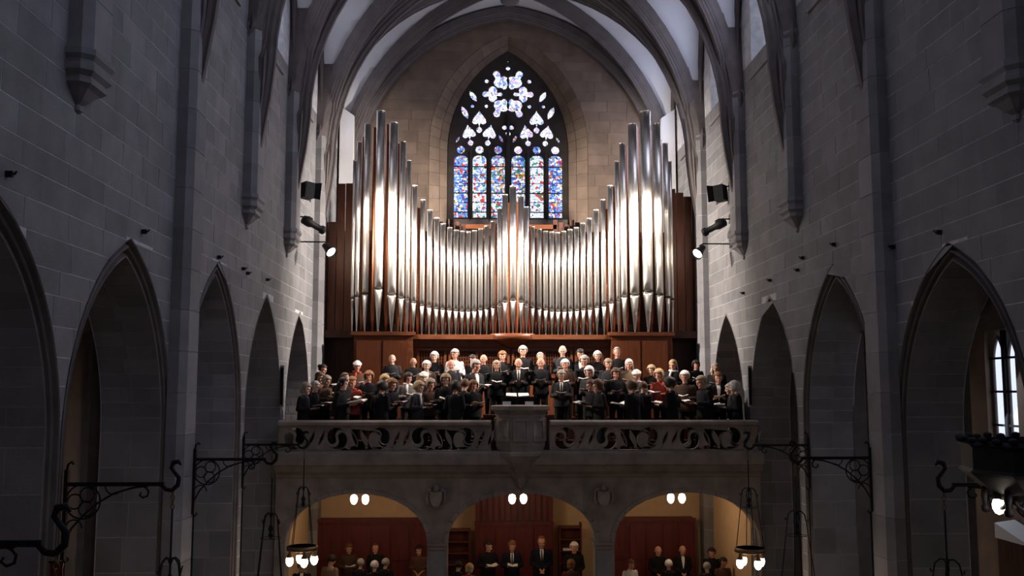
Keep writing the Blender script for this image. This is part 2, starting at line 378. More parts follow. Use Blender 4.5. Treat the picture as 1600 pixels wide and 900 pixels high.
# ---------------------------------------------------------------- vault
vb = MB(); NX, NT = 24, 16
for k in range(7):
    y0, y1 = PY[k], PY[k+1]; ym, hb = (y0+y1)/2, (y1-y0)/2; v = []
    for i in range(NX+1):
        for j in range(NT+1):
            xx = -1+2*i/NX; tt = -1+2*j/NT
            v.append((xx*5.55, ym+tt*hb, vf(min(abs(xx), abs(tt))*HW)))
    vb.add(v, [(i*(NT+1)+j, (i+1)*(NT+1)+j, (i+1)*(NT+1)+j+1, i*(NT+1)+j+1) for i in range(NX) for j in range(NT)], True)
ceil = vb.build('ceiling', M['plaster']); tag(ceil, kind='structure')
PROF = [(-.19, .30), (-.19, -.02), (-.15, -.07), (-.15, -.12), (-.11, -.15), (-.11, -.22), (-.06, -.28), (-.06, -.33), (.06, -.33), (.06, -.28), (.11, -.22), (.11, -.15), (.15, -.12), (.15, -.07), (.19, -.02), (.19, .30)]
def rib(pts, s_, name, k_=1.0):      # pts of the web line; profile hangs below
    mb = MB(); rs = []; n = len(pts)
    for i, p in enumerate(pts):
        t = (Vector(pts[min(i+1, n-1)])-Vector(pts[max(i-1, 0)])).normalized()
        h = Vector((t.x, t.y, 0)); h = h.normalized() if h.length > .02 else s_
        sd = Vector((-h.y, h.x, 0)); up = t.cross(sd); 
        if up.z < 0 and abs(t.z) < .99: up = -up
        rs.append([tuple(Vector(p)+sd*a*k_+up*b*k_) for a, b in PROF])
    mb.rings(rs, smooth=False); return mb.build(name, M['rib'], ceil)
def xz(inset, low):
    """half profile from wall foot to apex (x>0)"""
    r = VR-inset; a1 = math.acos(VC/r); out = [(5.66, 9.9), (5.53, 10.7), (5.45-inset*.4, 11.5)] if low else []
    return out+[(r*math.cos(a1*i/16)-VC, VZ+r*math.sin(a1*i/16)) for i in range(17)]
for k, yk in enumerate(PY[1:]):
    if yk > 30: continue
    h = xz(.12, True); pts = [(-x, yk, z) for x, z in h]+[(x, yk, z) for x, z in reversed(h[:-1])]
    rib(pts, Vector((1, 0, 0)), 'transverse_rib', 1.0)
for k in range(7):
    y0, y1 = PY[k], PY[k+1]; ym, hb = (y0+y1)/2, (y1-y0)/2
    for s1, s2 in ((1, 1), (1, -1)):
        h = xz(.08, True); pts = []
        for x, z in h: q = min(x/HW, 1); pts.append((-s1*x, ym-s2*hb*q+(s2*.14 if q > .97 else 0), z))
        for x, z in reversed(h[:-1]): q = min(x/HW, 1); pts.append((s1*x, ym+s2*hb*q-(s2*.14 if q > .97 else 0), z))
        rib(pts, Vector((1, 0, 0)), 'diagonal_rib', .7)
    for sx in (-1, 1):
        pts = [(sx*5.42, ym+t/12*hb, vf(abs(t)/12*HW)-.02) for t in range(-12, 13)]
        pts = [(sx*5.52, y0+.12, 10.4), (sx*5.46, y0+.1, 11.4)]+pts[1:-1]+[(sx*5.46, y1-.1, 11.4), (sx*5.52, y1-.12, 10.4)]
        rib(pts, Vector((0, 1, 0)), 'wall_rib', .4)
    MB().lathe([(.05, -.62), (.22, -.58), (.3, -.5), (.3, -.40), (.24, -.36), (.24, .1)], 12, (0, ym, 18.2)).build('boss', M['rib'], ceil)
h = xz(.32, True); rib([(-x, 30.68, z+.05) for x, z in h]+[(x, 30.68, z+.05) for x, z in reversed(h[:-1])], Vector((1, 0, 0)), 'wall_rib', .7)
# ---------------------------------------------------------------- back wall with the traceried window
WC = .02
rev_o = arch_pts(WC, 2.62, 13.6, 17.45, 10.95, jn=6); rev_i = arch_pts(WC, 1.95, 13.6, 17.0, 11.15, jn=6)
bf = lambda x, z, d: (x, 30.8+d, z)
bw = MB(); xs = sorted({-5.6, 5.6} | {round(p[0], 5) for p in rev_o})
for a, b in zip(xs, xs[1:]):
    t = (top_at(rev_o, a+1e-6), top_at(rev_o, b-1e-6))
    if None in t: bw.add([bf(a, 0, 0), bf(b, 0, 0), bf(b, 18.8, 0), bf(a, 18.8, 0)], [(0, 1, 2, 3)])
    else:
        bw.add([bf(a, t[0], 0), bf(b, t[1], 0), bf(b, 18.8, 0), bf(a, 18.8, 0)], [(0, 1, 2, 3)])
        bw.add([bf(a, 0, 0), bf(b, 0, 0), bf(b, 10.95, 0), bf(a, 10.95, 0)], [(0, 1, 2, 3)])
n = len(rev_o)
bw.add([bf(x, z, 0) for x, z in rev_o]+[bf(x, z, .75) for x, z in rev_i], [(i, i+1, n+i+1, n+i) for i in range(n-1)]+[(0, n, 2*n-1, n-1)])
wall_b = bw.build('wall_back', M['warmmortar']); tag(wall_b, kind='structure')
stones(wall_b, bf, -5.45, 5.45, courses(10.4, 18.6, 5, .30, .40), [rev_o], 300, M['warmstone'], .6, 1.1, .008, .005, seed=5, topfn=lambda x: vf(x)+.3)
for j in range(n-1):            # splay blocks round the window
    for s0, s1 in ((0, .5), (.5, 1)):
        L = lambda p, q, t: (p[0]+(q[0]-p[0])*t, p[1]+(q[1]-p[1])*t)
        a, b = L(rev_o[j], rev_o[j+1], .015), L(rev_o[j], rev_o[j+1], .985); ai, bi = L(rev_i[j], rev_i[j+1], .015), L(rev_i[j], rev_i[j+1], .985)
        q = []
        cx, cz = WC, 14
        for (p, pi, s_) in ((a, ai, s0+.01), (b, bi, s0+.01), (b, bi, s1-.01), (a, ai, s1-.01)):
            u = L(p, pi, s_); q.append((u[0], 30.8+.75*s_, u[1]))
        q2 = [(x+(cx-x)*.008, y-.01, z+(cz-z)*.008) for x, y, z in q]
        MB().add(q+q2, [(4, 5, 6, 7), (0, 1, 5, 4), (1, 2, 6, 5), (2, 3, 7, 6), (3, 0, 4, 7)]).build('splay_block', M['warmstone'], wall_b)
for i_, sx in enumerate((-1, 1)):
    t = MB().add([(sx*x, y, z) for x, y, z in ((4.98, 30.3, 9), (5.42, 30.3, 9), (5.42, 30.78, 9), (4.98, 30.78, 9), (4.98, 30.3, 14.45), (5.42, 30.3, 14.75), (5.42, 30.78, 14.75), (4.98, 30.78, 14.45))], [(0, 1, 2, 3), (4, 5, 6, 7), (0, 1, 5, 4), (1, 2, 6, 5), (2, 3, 7, 6), (3, 0, 4, 7)]).build('trim_%d' % (i_+1), M['plaster']); tag(t, kind='structure')
# great window (design units -> metres)
def wu(u, v): return (WC+(u-365)/154.6, 16.7-(v-70)*.006757)
def circ(u, v, r, n=16): return [wu(u+r*math.cos(2*PI*i/n), v+r*math.sin(2*PI*i/n)) for i in range(n)]
def star(cx, cy, circles, n=40, point=None):
    out = []
    for i in range(n):
        a = 2*PI*i/n; dx, dy = math.cos(a), math.sin(a); best = 3
        for (x, y, r) in circles:
            px, py = x-cx, y-cy; bq = px*dx+py*dy; disc = bq*bq-(px*px+py*py-r*r)
            if disc > 0: best = max(best, bq+math.sqrt(disc))
        out.append(wu(cx+dx*best, cy+dy*best))
    return out
def lens(u, v, L, wd, ang, n=7):
    ca, sa = math.cos(ang), math.sin(ang); p = []
    for i in range(n+1): t = -1+2*i/n; p.append((t*L, wd*(1-t*t)))
    for i in range(1, n): t = 1-2*i/n; p.append((t*L, -wd*(1-t*t)))
    return [wu(u+x*ca-y*sa, v+x*sa+y*ca) for x, y in p]
def spade(u, v, tilt=0, s_=1):
    s_ *= 1.14
    p = [(0, -40), (8, -24), (22, -8), (33, 8), (35, 22), (27, 33), (14, 34), (7, 30), (4, 38), (14, 46), (17, 58), (9, 70), (0, 73)]
    p = p+[(-x, y) for x, y in reversed(p[1:-1])]; ca, sa = math.cos(tilt)*s_, math.sin(tilt)*s_
    return [wu(u+x*ca-y*sa, v+x*sa+y*ca) for x, y in p]
holes = []          # (outline, glass index, name)
lanc = []
for i, u0 in enumerate((84, 180, 276, 380, 476, 572)):
    u1 = u0+76; mid = u0+38
    arc = [(mid-38*math.cos(PI*j/10), 575-30*math.sin(PI*j/10)**.8) for j in range(11)]
    out = [(u0, 866)]+arc+[(u1, 866)]
    lanc.append((u0, u1, i)); holes.append(([wu(*p) for p in out], None))
    holes.append((circ(mid, 522, 24), 3 if i % 2 else 0))
for s_ in (-1, 1):
    f_ = lambda u: 365+s_*(u-365)
    holes.append((spade(f_(216), 358), 3))
    holes.append((spade(f_(161), 428, -.18*s_*-1*-1, .95), 3)); holes.append((spade(f_(271), 428, .18*s_, .95), 3))
    holes.append((lens(f_(106), 470, 25, 10, s_*-1.1), 0)); holes.append((lens(f_(329), 465, 28, 11, s_*1.1), 0))
    holes.append((lens(f_(184), 250, 33, 13, s_*-1.0 if s_ > 0 else 1.0+PI*0), 3)) if False else holes.append((lens(f_(184), 250, 38, 17, (-1.0 if s_ < 0 else 1.0)), 3))
    holes.append((lens(f_(141), 333, 42, 17, (-1.1 if s_ < 0 else 1.1)), 3))
    holes.append((circ(f_(254), 172, 15, 8), 3)); holes.append((circ(f_(253), 300, 14, 8), 3)); holes.append((circ(f_(180), 300, 13, 8), 3))
    holes.append((circ(f_(347), 408, 16, 10), 3))
    holes.append((star(f_(330), 165, [(f_(305), 135, 22), (f_(342), 172, 31), (f_(318), 180, 30), (f_(345), 200, 18)]), 3))
    holes.append((star(f_(285), 238, [(f_(248), 238, 20), (f_(286), 218, 25), (f_(286), 258, 25), (f_(324), 238, 16)]), 3))
    holes.append((star(f_(330), 308, [(f_(307), 338, 22), (f_(342), 300, 31), (f_(318), 294, 30), (f_(345), 275, 18)]), 3))
holes.append((circ(365, 439, 17, 10), 3)); holes.append((circ(365, 362, 8, 8), 3)); holes.append((circ(365, 105, 15, 12), 3)); holes.append((circ(365, 70, 7, 8), 3))
YW = 31.5
win = MB().box((WC-1.98, 31.35, 11.0), (WC+1.98, 31.75, 11.27)).build('window_15', M['gal']); tag(win, 'tall pointed stained glass window with tracery above the organ', kind='structure')
outer = arch_pts(WC, 2.0, 13.6, 17.1, 11.1, jn=4)
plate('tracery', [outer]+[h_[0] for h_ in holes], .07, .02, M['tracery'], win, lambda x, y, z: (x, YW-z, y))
for pl, gi in holes:
    if gi is None: continue
    MB().add([(x, YW+.03, z) for x, z in pl], [tuple(range(len(pl)))]).build('pane', GL[gi], win)
for u0, u1, i in lanc:
    g = GL[(0, 1, 2, 2, 1, 0)[i]]
    for va, vb_ in ((866, 835), (832, 786), (783, 741), (738, 690), (687, 648), (645, 608)):
        (xa, za), (xb, zb) = wu(u0, va), wu(u1, vb_)
        MB().add([(xa, YW+.03, za), (xb, YW+.03, za), (xb, YW+.03, zb), (xa, YW+.03, zb)], [(0, 1, 2, 3)]).build('pane', g, win)
    mid = u0+38; arc = [wu(mid-38*math.cos(PI*j/10), 575-30*math.sin(PI*j/10)**.8) for j in range(11)]
    pl = [wu(u0, 605)]+arc+[wu(u1, 605)]
    MB().add([(x, YW+.03, z) for x, z in pl], [tuple(range(len(pl)))]).build('pane', g, win)
    for vv in (606, 739, 834):
        (xa, za), (xb, zb) = wu(u0, vv), wu(u1, vv); MB().box((xa, YW-.03, za-.014), (xb, YW+.02, za+.014)).build('glazing_bar', M['iron'], win)
for u in (172, 268, 366, 468, 564):
    x, z = wu(u, 545); MB().lathe([(.035, 0), (.035, z-11.2), (.02, z-11.1)], 6, (x, YW-.12, 11.2)).build('mullion', M['tracery'], win)
x, z = wu(365, 300); MB().lathe([(.05, 0), (.05, z-11.5)], 8, (x, YW-.13, 11.2)).build('mullion', M['tracery'], win)
area((0, 31.3, 14), (0, 27, 13), 3.0, 4.2, 26, (.85, .88, 1))
# ---------------------------------------------------------------- floor and aisles
tag(MB().box((-9.7, 2.8, -.2), (9.7, 31, 0)).build('floor', M['floor']), kind='structure')
for side, sx in (('aisle_left', -1), ('aisle_right', 1)):
    aw = MB(); fn = side_fn(sx); X = 8.4-5.5
    op = arch_pts(16.9, .5, 6.3, 7.4, 3.9, jn=3)
    yy = sorted({2.8, 31} | {round(p[0], 5) for p in op})
    for a, b in zip(yy, yy[1:]):
        t = (top_at(op, a+1e-6), top_at(op, b-1e-6))
        if None in t: aw.add([fn(a, 0, X), fn(b, 0, X), fn(b, 9, X), fn(a, 9, X)], [(0, 1, 2, 3)])
        else:
            aw.add([fn(a, 0, X), fn(b, 0, X), fn(b, 3.9, X), fn(a, 3.9, X)], [(0, 1, 2, 3)]); aw.add([fn(a, t[0], X), fn(b, t[1], X), fn(b, 9, X), fn(a, 9, X)], [(0, 1, 2, 3)])
    m_ = len(op); aw.add([fn(y, z, X) for y, z in op]+[fn(y, z, X+.35) for y, z in op], [(i, i+1, m_+i+1, m_+i) for i in range(m_-1)]+[(0, m_, 2*m_-1, m_-1)])
    aw.add([fn(30.9, 0, .9), fn(30.9, 0, X), fn(30.9, 9, X), fn(30.9, 9, .9)], [(0, 1, 2, 3)])
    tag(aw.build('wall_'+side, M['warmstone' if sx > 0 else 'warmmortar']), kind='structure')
    aw = MB(); NA = 14
    prof = [(.9+2.0*i/NA, 6.7+1.7*math.sin(PI*i/NA)**.75) for i in range(NA+1)]
    aw.add([fn(y, z, d) for d, z in prof for y in (2.8, 31)], [(2*i, 2*i+1, 2*i+3, 2*i+2) for i in range(NA)], True)
    ac = aw.build('ceiling_'+side, M['mould']); tag(ac, kind='structure')
    for yk in PY[1:-1]:
        rb = MB(); rs = []
        for d, z in [(.9, 0), (.9, 3)]+prof+[(2.9, 3), (2.9, 0)]:
            s_ = -.3 if z < 6.75 and d > 2.5 else (.3 if z < 6.75 else 0)
            dz = -.35 if z >= 6.75 else 0
            q = [fn(yk-.22, z, d), fn(yk-.12, z+dz, d+s_), fn(yk+.12, z+dz, d+s_), fn(yk+.22, z, d)]
            rs.append(q)
        rb.rings(rs, smooth=False); rb.build('aisle_arch_rib', M['mould'], ac)
    wd = MB(); A = sorted
    wd.box((*A((sx*8.46, sx*8.52))[:1], 16.85, 3.9), (A((sx*8.46, sx*8.52))[1], 16.95, 6.7))
    for z in (4.45, 5.0, 5.6, 6.2): wd.box((min(sx*8.47, sx*8.5), 16.42, z-.02), (max(sx*8.47, sx*8.5), 17.38, z+.02))
    wo = wd.build('window_%d' % (16 if sx < 0 else 17), M['iron']); tag(wo, kind='structure')
    for s_ in (-1, 1):
        g = arch_pts(16.9+s_*.25, .19, 6.1, 6.6, 3.95, jn=3)
        MB().add([(sx*8.56, y, z) for y, z in g], [tuple(range(len(g)))]).build('pane', M['shadedglass'], wo)
        fr = MB(); fr.tube([(sx*8.53, y, z) for y, z in g], .03, 5); fr.build('window_frame', M['mould'], wo)
    MB().ball((sx*8.55, 16.9, 6.85), (.03, .08, .1)).build('pane', M['shadedglass'], wo)
area((8.2, 16.9, 5.4), (6, 14, 3), .8, 2.0, 16, (.8, .86, 1))
point((7.3, 15.6, 4.6), 7, (1, .72, .5), .3) if 0 else area((7.6, 7, 4.5), (6.6, 14, 3), 1.5, 2, 10, (.78, .84, 1))
# tall aisle cabinet seen through the first right arch
t = empty('tall_cabinet', (8.2, 16.2, 0), 'tall wooden cabinet with a pale sloping top in the right side aisle', 'cabinet')
MB().box((-.17, -.4, 0), (.16, .4, 3.1)).build('body', M['darkwood'], t); MB().box((-.14, -.43, 1.2), (.13, -.4, 2.95)).build('door', M['wood'], t)
MB().add([(-.18, -.45, 3.15), (.18, -.45, 3.2), (.18, .45, 3.4), (-.18, .45, 3.35), (-.18, -.45, 3.1), (.18, -.45, 3.1), (.18, .45, 3.1), (-.18, .45, 3.1)], [(0, 1, 2, 3), (4, 5, 6, 7), (0, 1, 5, 4), (1, 2, 6, 5), (2, 3, 7, 6), (3, 0, 4, 7)]).build('top', M['plaster'], t)
# ---------------------------------------------------------------- gallery (loft) structure
GY = 22.0; GF = 4.1
gfn = lambda x, z, d: (x, GY+.3+d, z)
GA = [(-3.66, 1.6), (.08, 1.68), (3.88, 1.68)]
def low_arch(c, w_, top=3.3, spring=2.15, u=0, n=16, z0=0):
    return [(c-(w_-u), z0)]+[(c-(w_-u)*math.cos(PI*i/n), spring+(top-u-spring)*math.sin(PI*i/n)**.9) for i in range(n+1)]+[(c+w_-u, z0)]
gops = [low_arch(c, w_) for c, w_ in GA]
gw = MB(); xs = {-5.5, 5.6}
for op in gops: xs |= {round(p[0], 5) for p in op}
xs = sorted(xs)
for a, b in zip(xs, xs[1:]):
    if b-a < 1e-4: continue
    lo = (0, 0)
    for op in gops:
        t = (top_at(op[1:-1], a+1e-6), top_at(op[1:-1], b-1e-6))
        if None not in t: lo = t
    for d in (0, .5): gw.add([gfn(a, lo[0], d), gfn(b, lo[1], d), gfn(b, 4.0, d), gfn(a, 4.0, d)], [(0, 1, 2, 3)])
for op in gops:
    n = len(op); gw.add([gfn(x, z, 0) for x, z in op]+[gfn(x, z, .5) for x, z in op], [(i, i+1, n+i+1, n+i) for i in range(n-1)])
wg = gw.build('wall_gallery', M['gal']); tag(wg, kind='structure')
for c, w_ in GA:
    o_ = low_arch(c, w_, u=-.1); m1 = low_arch(c, w_, u=.0)
    for j in range(1, len(m1)-2):
        L = lambda p, q, t: (p[0]+(q[0]-p[0])*t, p[1]+(q[1]-p[1])*t)
        MB().prism([L(o_[j], o_[j+1], .03), L(o_[j], o_[j+1], .97), L(m1[j], m1[j+1], .97), L(m1[j], m1[j+1], .03)], gfn, -.035, .01).build('voussoir', M['gal'], wg)
for cx in (-1.83, 1.95):
    p = MB(); p.box((cx-.17, GY+.27, 0), (cx+.17, GY+.83, 2.0)); p.build('pier', M['jamb'], wg)
    MB().lathe([(.26, 0), (.30, .04), (.30, .10), (.34, .13), (.34, .19)], 4, (cx, GY+.55, 2.0), smooth=False, sx=.95, sy=1.3, ph=PI/4).build('capital', M['gal'], wg)
gm = MB()       # moulded cornice below the rail
rs = []
for y, z in ((GY+.33, 3.62), (GY+.26, 3.66), (GY+.22, 3.72), (GY+.1, 3.80), (GY+.02, 3.92), (GY-.04, 3.96), (GY-.04, 4.2), (GY+.0, 4.26), (GY+.4, 4.26), (GY+.4, 3.62)): rs.append((y, z))
gm.add([(x, y, z) for x in (-5.5, 5.6) for y, z in rs], [tuple(range(10)), tuple(range(10, 20))]+[(i, (i+1) % 10, (i+1) % 10+10, i+10) for i in range(10)])
gm.build('cornice', M['gal'], wg)
MB().box((-5.5, GY+.41, 3.75), (5.5, 26.6, GF)).build('floor_gallery', M['darkwood']).__setitem__('kind', 'structure')
cor = {}
def rail(x0, x1, label):
    t = empty('balustrade', ((x0+x1)/2, GY+.15, 4.26), label, 'balustrade'); xm = (x0+x1)/2; L = x1-x0; n = 5; uw = L/n; H = .56
    polys = [[(-L/2, 0), (L/2, 0), (L/2, H), (-L/2, H)]]
    def mouch(cx, cz, r, a0, flip, tail=1.0):     # comma-shaped flamboyant opening
        pts = []; N = 14
        for i in range(N+1): a = i/N*PI; pts.append((math.cos(a)*r, math.sin(a)*r))
        for i in range(1, N): a = PI-i/N*PI; pts.append(((-.5*r)+.5*r*math.cos(PI-a*1.0)*-1 if False else -r/2+r/2*math.cos(a+PI)*-1, -.45*r*math.sin(a)*tail if i < N/2 else .42*r*math.sin(a)))
        ca, sa = math.cos(a0), math.sin(a0); return [(cx+(x*ca-y*sa)*flip, cz+(x*sa+y*ca)) for x, y in pts]
    for i in range(n):
        fl = 1 if i % 2 else -1; cx = -L/2+uw*(i+.36)
        for a0 in (.5, .5+PI):
            N = 12; r = .25; th = .024; P = []
            for j in range(N+1): a = PI*j/N; P.append((r*math.cos(a), r*math.sin(a)))
            for j in range(1, N): a = PI-PI*j/N; P.append((-r/2+(r/2)*math.cos(PI-PI*j/(N/2)) if j <= N/2 else r/2-(r/2)*math.cos(PI*(j-N/2)/(N/2)), (-.42*r*math.sin(PI*j/(N/2)) if j <= N/2 else .48*r*math.sin(PI*(j-N/2)/(N/2)))))
            ca, sa = math.cos(a0), math.sin(a0); q = []
            for x, y in P: y = y+th*.8; x *= .93; q.append((cx+(x*ca-y*sa)*fl, H/2+x*sa+y*ca))
            polys.append(q)
        c2 = cx+uw*.5
        for dx, a0 in ((-.09, .32), (.13, .32)):
            q = []
            for j in range(9): u = j/8; q.append((.055*math.sin(PI*u)*(1.4-u), -.22+.44*u))
            for j in range(1, 8): u = 1-j/8; q.append((-.045*math.sin(PI*u)*(.6+u), -.22+.44*u))
            ca, sa = math.cos(a0), math.sin(a0); polys.append([(c2+dx+(x*ca-y*sa)*fl, H/2+x*sa+y*ca) for x, y in q])
        for dx in (-.29, .29):
            for dz in (.075, H-.075): polys.append([(cx+dx+.04*math.cos(2*PI*j/3+(PI/2 if dz > .2 else -PI/2)), dz+.04*math.sin(2*PI*j/3+(PI/2 if dz > .2 else -PI/2))) for j in range(3)])
        for dz in (.07, H-.07): polys.append([(c2+.27*.98+.03*math.cos(2*PI*j/6)-.25, dz+.03*math.sin(2*PI*j/6)) for j in range(3)]) if False else None
    plate('tracery_panel', polys, .06, .015, M['gal'], t, lambda x, y, z: (x, -z, y))
    MB().box((-L/2, -.1, -.01), (L/2, .1, .015)).build('base_rail', M['gal'], t)
    mb = MB(); pr = [(-.12, H), (-.16, H+.03), (-.16, H+.09), (-.12, H+.13), (.12, H+.13), (.16, H+.09), (.16, H+.03), (.12, H)]
    mb.add([(x, y, z) for x in (-L/2, L/2) for y, z in pr], [tuple(range(8)), tuple(range(8, 16))]+[(i, (i+1) % 8, (i+1) % 8+8, i+8) for i in range(8)])
    mb.build('handrail', M['gal'], t)
rail(-5.42, -.62, 'carved stone balustrade of swirling openings, left of the central pulpit')
rail(.72, 5.5, 'carved stone balustrade of swirling openings, right of the central pulpit')
t = empty('pulpit', (.05, GY+.25, 3.4), 'stone pulpit bay projecting from the middle of the gallery on a tapering corbel', 'pulpit')
e8 = dict(n=8, smooth=False, sx=1.0, sy=.75, ph=PI/8)
MB().lathe([(.56, .86), (.60, 1.0), (.60, 1.68), (.66, 1.74), (.68, 1.76)], **e8).build('body', M['gal'], t)
MB().lathe([(.69, 1.76), (.72, 1.79), (.72, 1.87), (.66, 1.89)], **e8).build('coping', M['gal'], t)
MB().lathe([(.02, .0), (.07, .03), (.12, .12), (.16, .24), (.26, .36), (.42, .50), (.50, .58), (.60, .70), (.66, .76), (.66, .82), (.58, .86)], **e8).build('corbel', M['gal'], t)
for k in range(8):
    a = -PI/2+(k-2)*PI/4
    if math.sin(a) > .5: continue
    rr = .60*math.cos(PI/8); hw = .60*math.sin(PI/8)*.78
    ux, uy = -math.sin(a), math.cos(a); q = []
    fr = [(-hw, 1.08), (hw, 1.08), (hw, 1.60), (-hw, 1.60)]; fi = [(-hw*.72, 1.14), (hw*.72, 1.14), (hw*.72, 1.54), (-hw*.72, 1.54)]
    P3 = lambda p, o: ((math.cos(a)*(rr+o)+ux*p[0])*1.0, (math.sin(a)*(rr+o)+uy*p[0])*.75, p[1])
    vv = [P3(p, .0) for p in fr]+[P3(p, .035) for p in fr]+[P3(p, .035) for p in fi]+[P3(p, .0) for p in fi]
    MB().add(vv, [(i, (i+1) % 4, (i+1) % 4+4, i+4) for i in range(4)]+[(i+4, (i+1) % 4+4, (i+1) % 4+8, i+8) for i in range(4)]+[(i+8, (i+1) % 4+8, (i+1) % 4+12, i+12) for i in range(4)]).build('panel_frame', M['gal'], t)
for cx, nm in ((-1.87, 'left'), (1.95, 'right')):
    t = empty('carved_shield', (cx, GY+.225, 3.2), 'small carved stone coat of arms above the %s arcade pier' % nm, 'carving', None)
    MB().prism([(-.14, .16), (-.14, -.05), (-.08, -.16), (0, -.21), (.08, -.16), (.14, -.05), (.14, .16), (0, .13)], lambda u, q, d: (u, d, q), -.06, .03).build('shield', M['gal'], t)
    MB().ball((0, -.05, .22), (.08, .07, .09), 8, 6).build('crest', M['gal'], t)
    s_ = MB()
    for q in (-1, 1): s_.tube([(q*.1, -.05, .2), (q*.2, -.05, .15), (q*.21, -.05, -.02), (q*.17, -.05, -.14)], .03, 6)
    s_.build('mantling', M['gal'], t)
# space under the gallery
ub = MB(); ub.add([(-5.6, 27.2, 0), (5.6, 27.2, 0), (5.6, 27.2, 3.7), (-5.6, 27.2, 3.7)], [(0, 1, 2, 3)])
for sx in (-1, 1): ub.add([(sx*5.48, 22.8, 0), (sx*5.48, 27.2, 0), (sx*5.48, 27.2, 3.7), (sx*5.48, 22.8, 3.7)], [(0, 1, 2, 3)])
ub.add([(-5.6, 22.8, 3.7), (5.6, 22.8, 3.7), (5.6, 27.2, 3.6), (-5.6, 27.2, 3.6)], [(0, 1, 2, 3)])
tag(ub.build('wall_undercroft', M['cream']), kind='structure')
def panelling(x0, x1, y, z1, label, rows=2, cols=6, cat='panelling', name='wood_panelling', top=None):
    t = empty(name, ((x0+x1)/2, y, 0), label, cat); W = x1-x0
    MB().box((-W/2, 0, 0), (W/2, .5, z1)).build('carcass', M['redwood'], t)
    MB().box((-W/2-.02, -.06, z1-.07), (W/2+.02, .0, z1+.02)).build('top_rail', M['redwood'], t)
    for i in range(cols):
        a = -W/2+W*i/cols+.03; b = -W/2+W*(i+1)/cols-.03
        for r_ in range(rows):
            za = .1+(z1-.2)*r_/rows; zb = za+(z1-.2)/rows-.05
            MB().box((a, -.03, za), (b, .01, zb)).build('panel', M['redwood'], t)
    return t
panelling(-5.35, -2.25, 26.6, 2.15, 'wine red wooden lobby panelling behind the left arch', 2, 6)
panelling(2.72, 5.0, 26.6, 2.15, 'wine red wooden lobby panelling behind the right arch', 2, 5)
t = panelling(-1.0, 1.1, 26.3, 2.1, 'tall wine red door lobby with slatted upper part behind the middle arch', 1, 4, 'lobby', 'door_lobby')
MB().box((-1.04, -.05, 2.12), (1.04, .4, 2.95)).build('upper_case', M['darkwood'], t)
for i in range(13): x = -.98+i*1.96/12; MB().box((x-.05, -.08, 2.16), (x+.05, -.05, 2.9)).build('slat', M['redwood'], t)
for x0, x1, z1, nm in ((-1.75, -1.15, 1.92, 'left'), (1.28, 1.85, 1.98, 'right')):
    t = empty('hymn_book_shelf', ((x0+x1)/2, 26.4, 0), 'wooden book shelf against the cream wall %s of the door lobby' % nm, 'shelf'); W = x1-x0
    MB().box((-W/2, .2, 0), (W/2, .24, z1)).build('back', M['redwood'], t)
    for sx in (-1, 1): MB().box((sx*W/2-.02, -.1, 0), (sx*W/2+.02, .22, z1+(.1 if sx*(x0) > 0 else 0))).build('side', M['redwood'], t)
    for i in range(7): z = .1+i*(z1-.14)/6; MB().box((-W/2+.02, -.1, z), (W/2-.02, .2, z+.03)).build('shelf_board', M['wood'], t)
    if nm == 'right': MB().box((-.2, -.06, 1.35), (.2, .1, 1.40)).build('paper_stack', M['page'], t)
def point(loc, p, col, r=.06):
    l = bpy.data.lights.new('lamp_light', 'POINT'); l.energy = p; l.color = col; l.shadow_soft_size = r; o = bpy.data.objects.new('lamp_light', l); C.objects.link(o); o.location = loc
SHADE = MB().lathe([(.005, -.10), (.035, -.085), (.058, -.04), (.062, .0), (.05, .045), (.03, .06)], 12).mesh('lamp_shade', M['bulb'])
for x, nm in ((-3.81, 'left'), (.06, 'middle'), (3.98, 'right')):
    t = empty('ceiling_lamp', (x, 24, 3.68), 'twin glass-globe ceiling lamp behind the %s arch' % nm, 'lamp', None)
    MB().lathe([(.08, 0), (.08, -.03), (.02, -.05), (.02, -.5), (.04, -.52)], 10).build('stem', M['rusty'], t)
    for s_ in (-1, 1):
        MB().tube([(0, 0, -.5), (s_*.1, 0, -.47), (s_*.14, 0, -.53), (s_*.14, 0, -.58)], .012).build('arm', M['rusty'], t)
        MB().add(*(lambda me: ([tuple(v.co*1.45+Vector((s_*.14, 0, -.68))) for v in me.vertices], [tuple(p.vertices) for p in me.polygons]))(SHADE), True).build('globe', M['bulb'], t)
    point((x, 24, 2.75), 17, (1, .68, .38), .12)
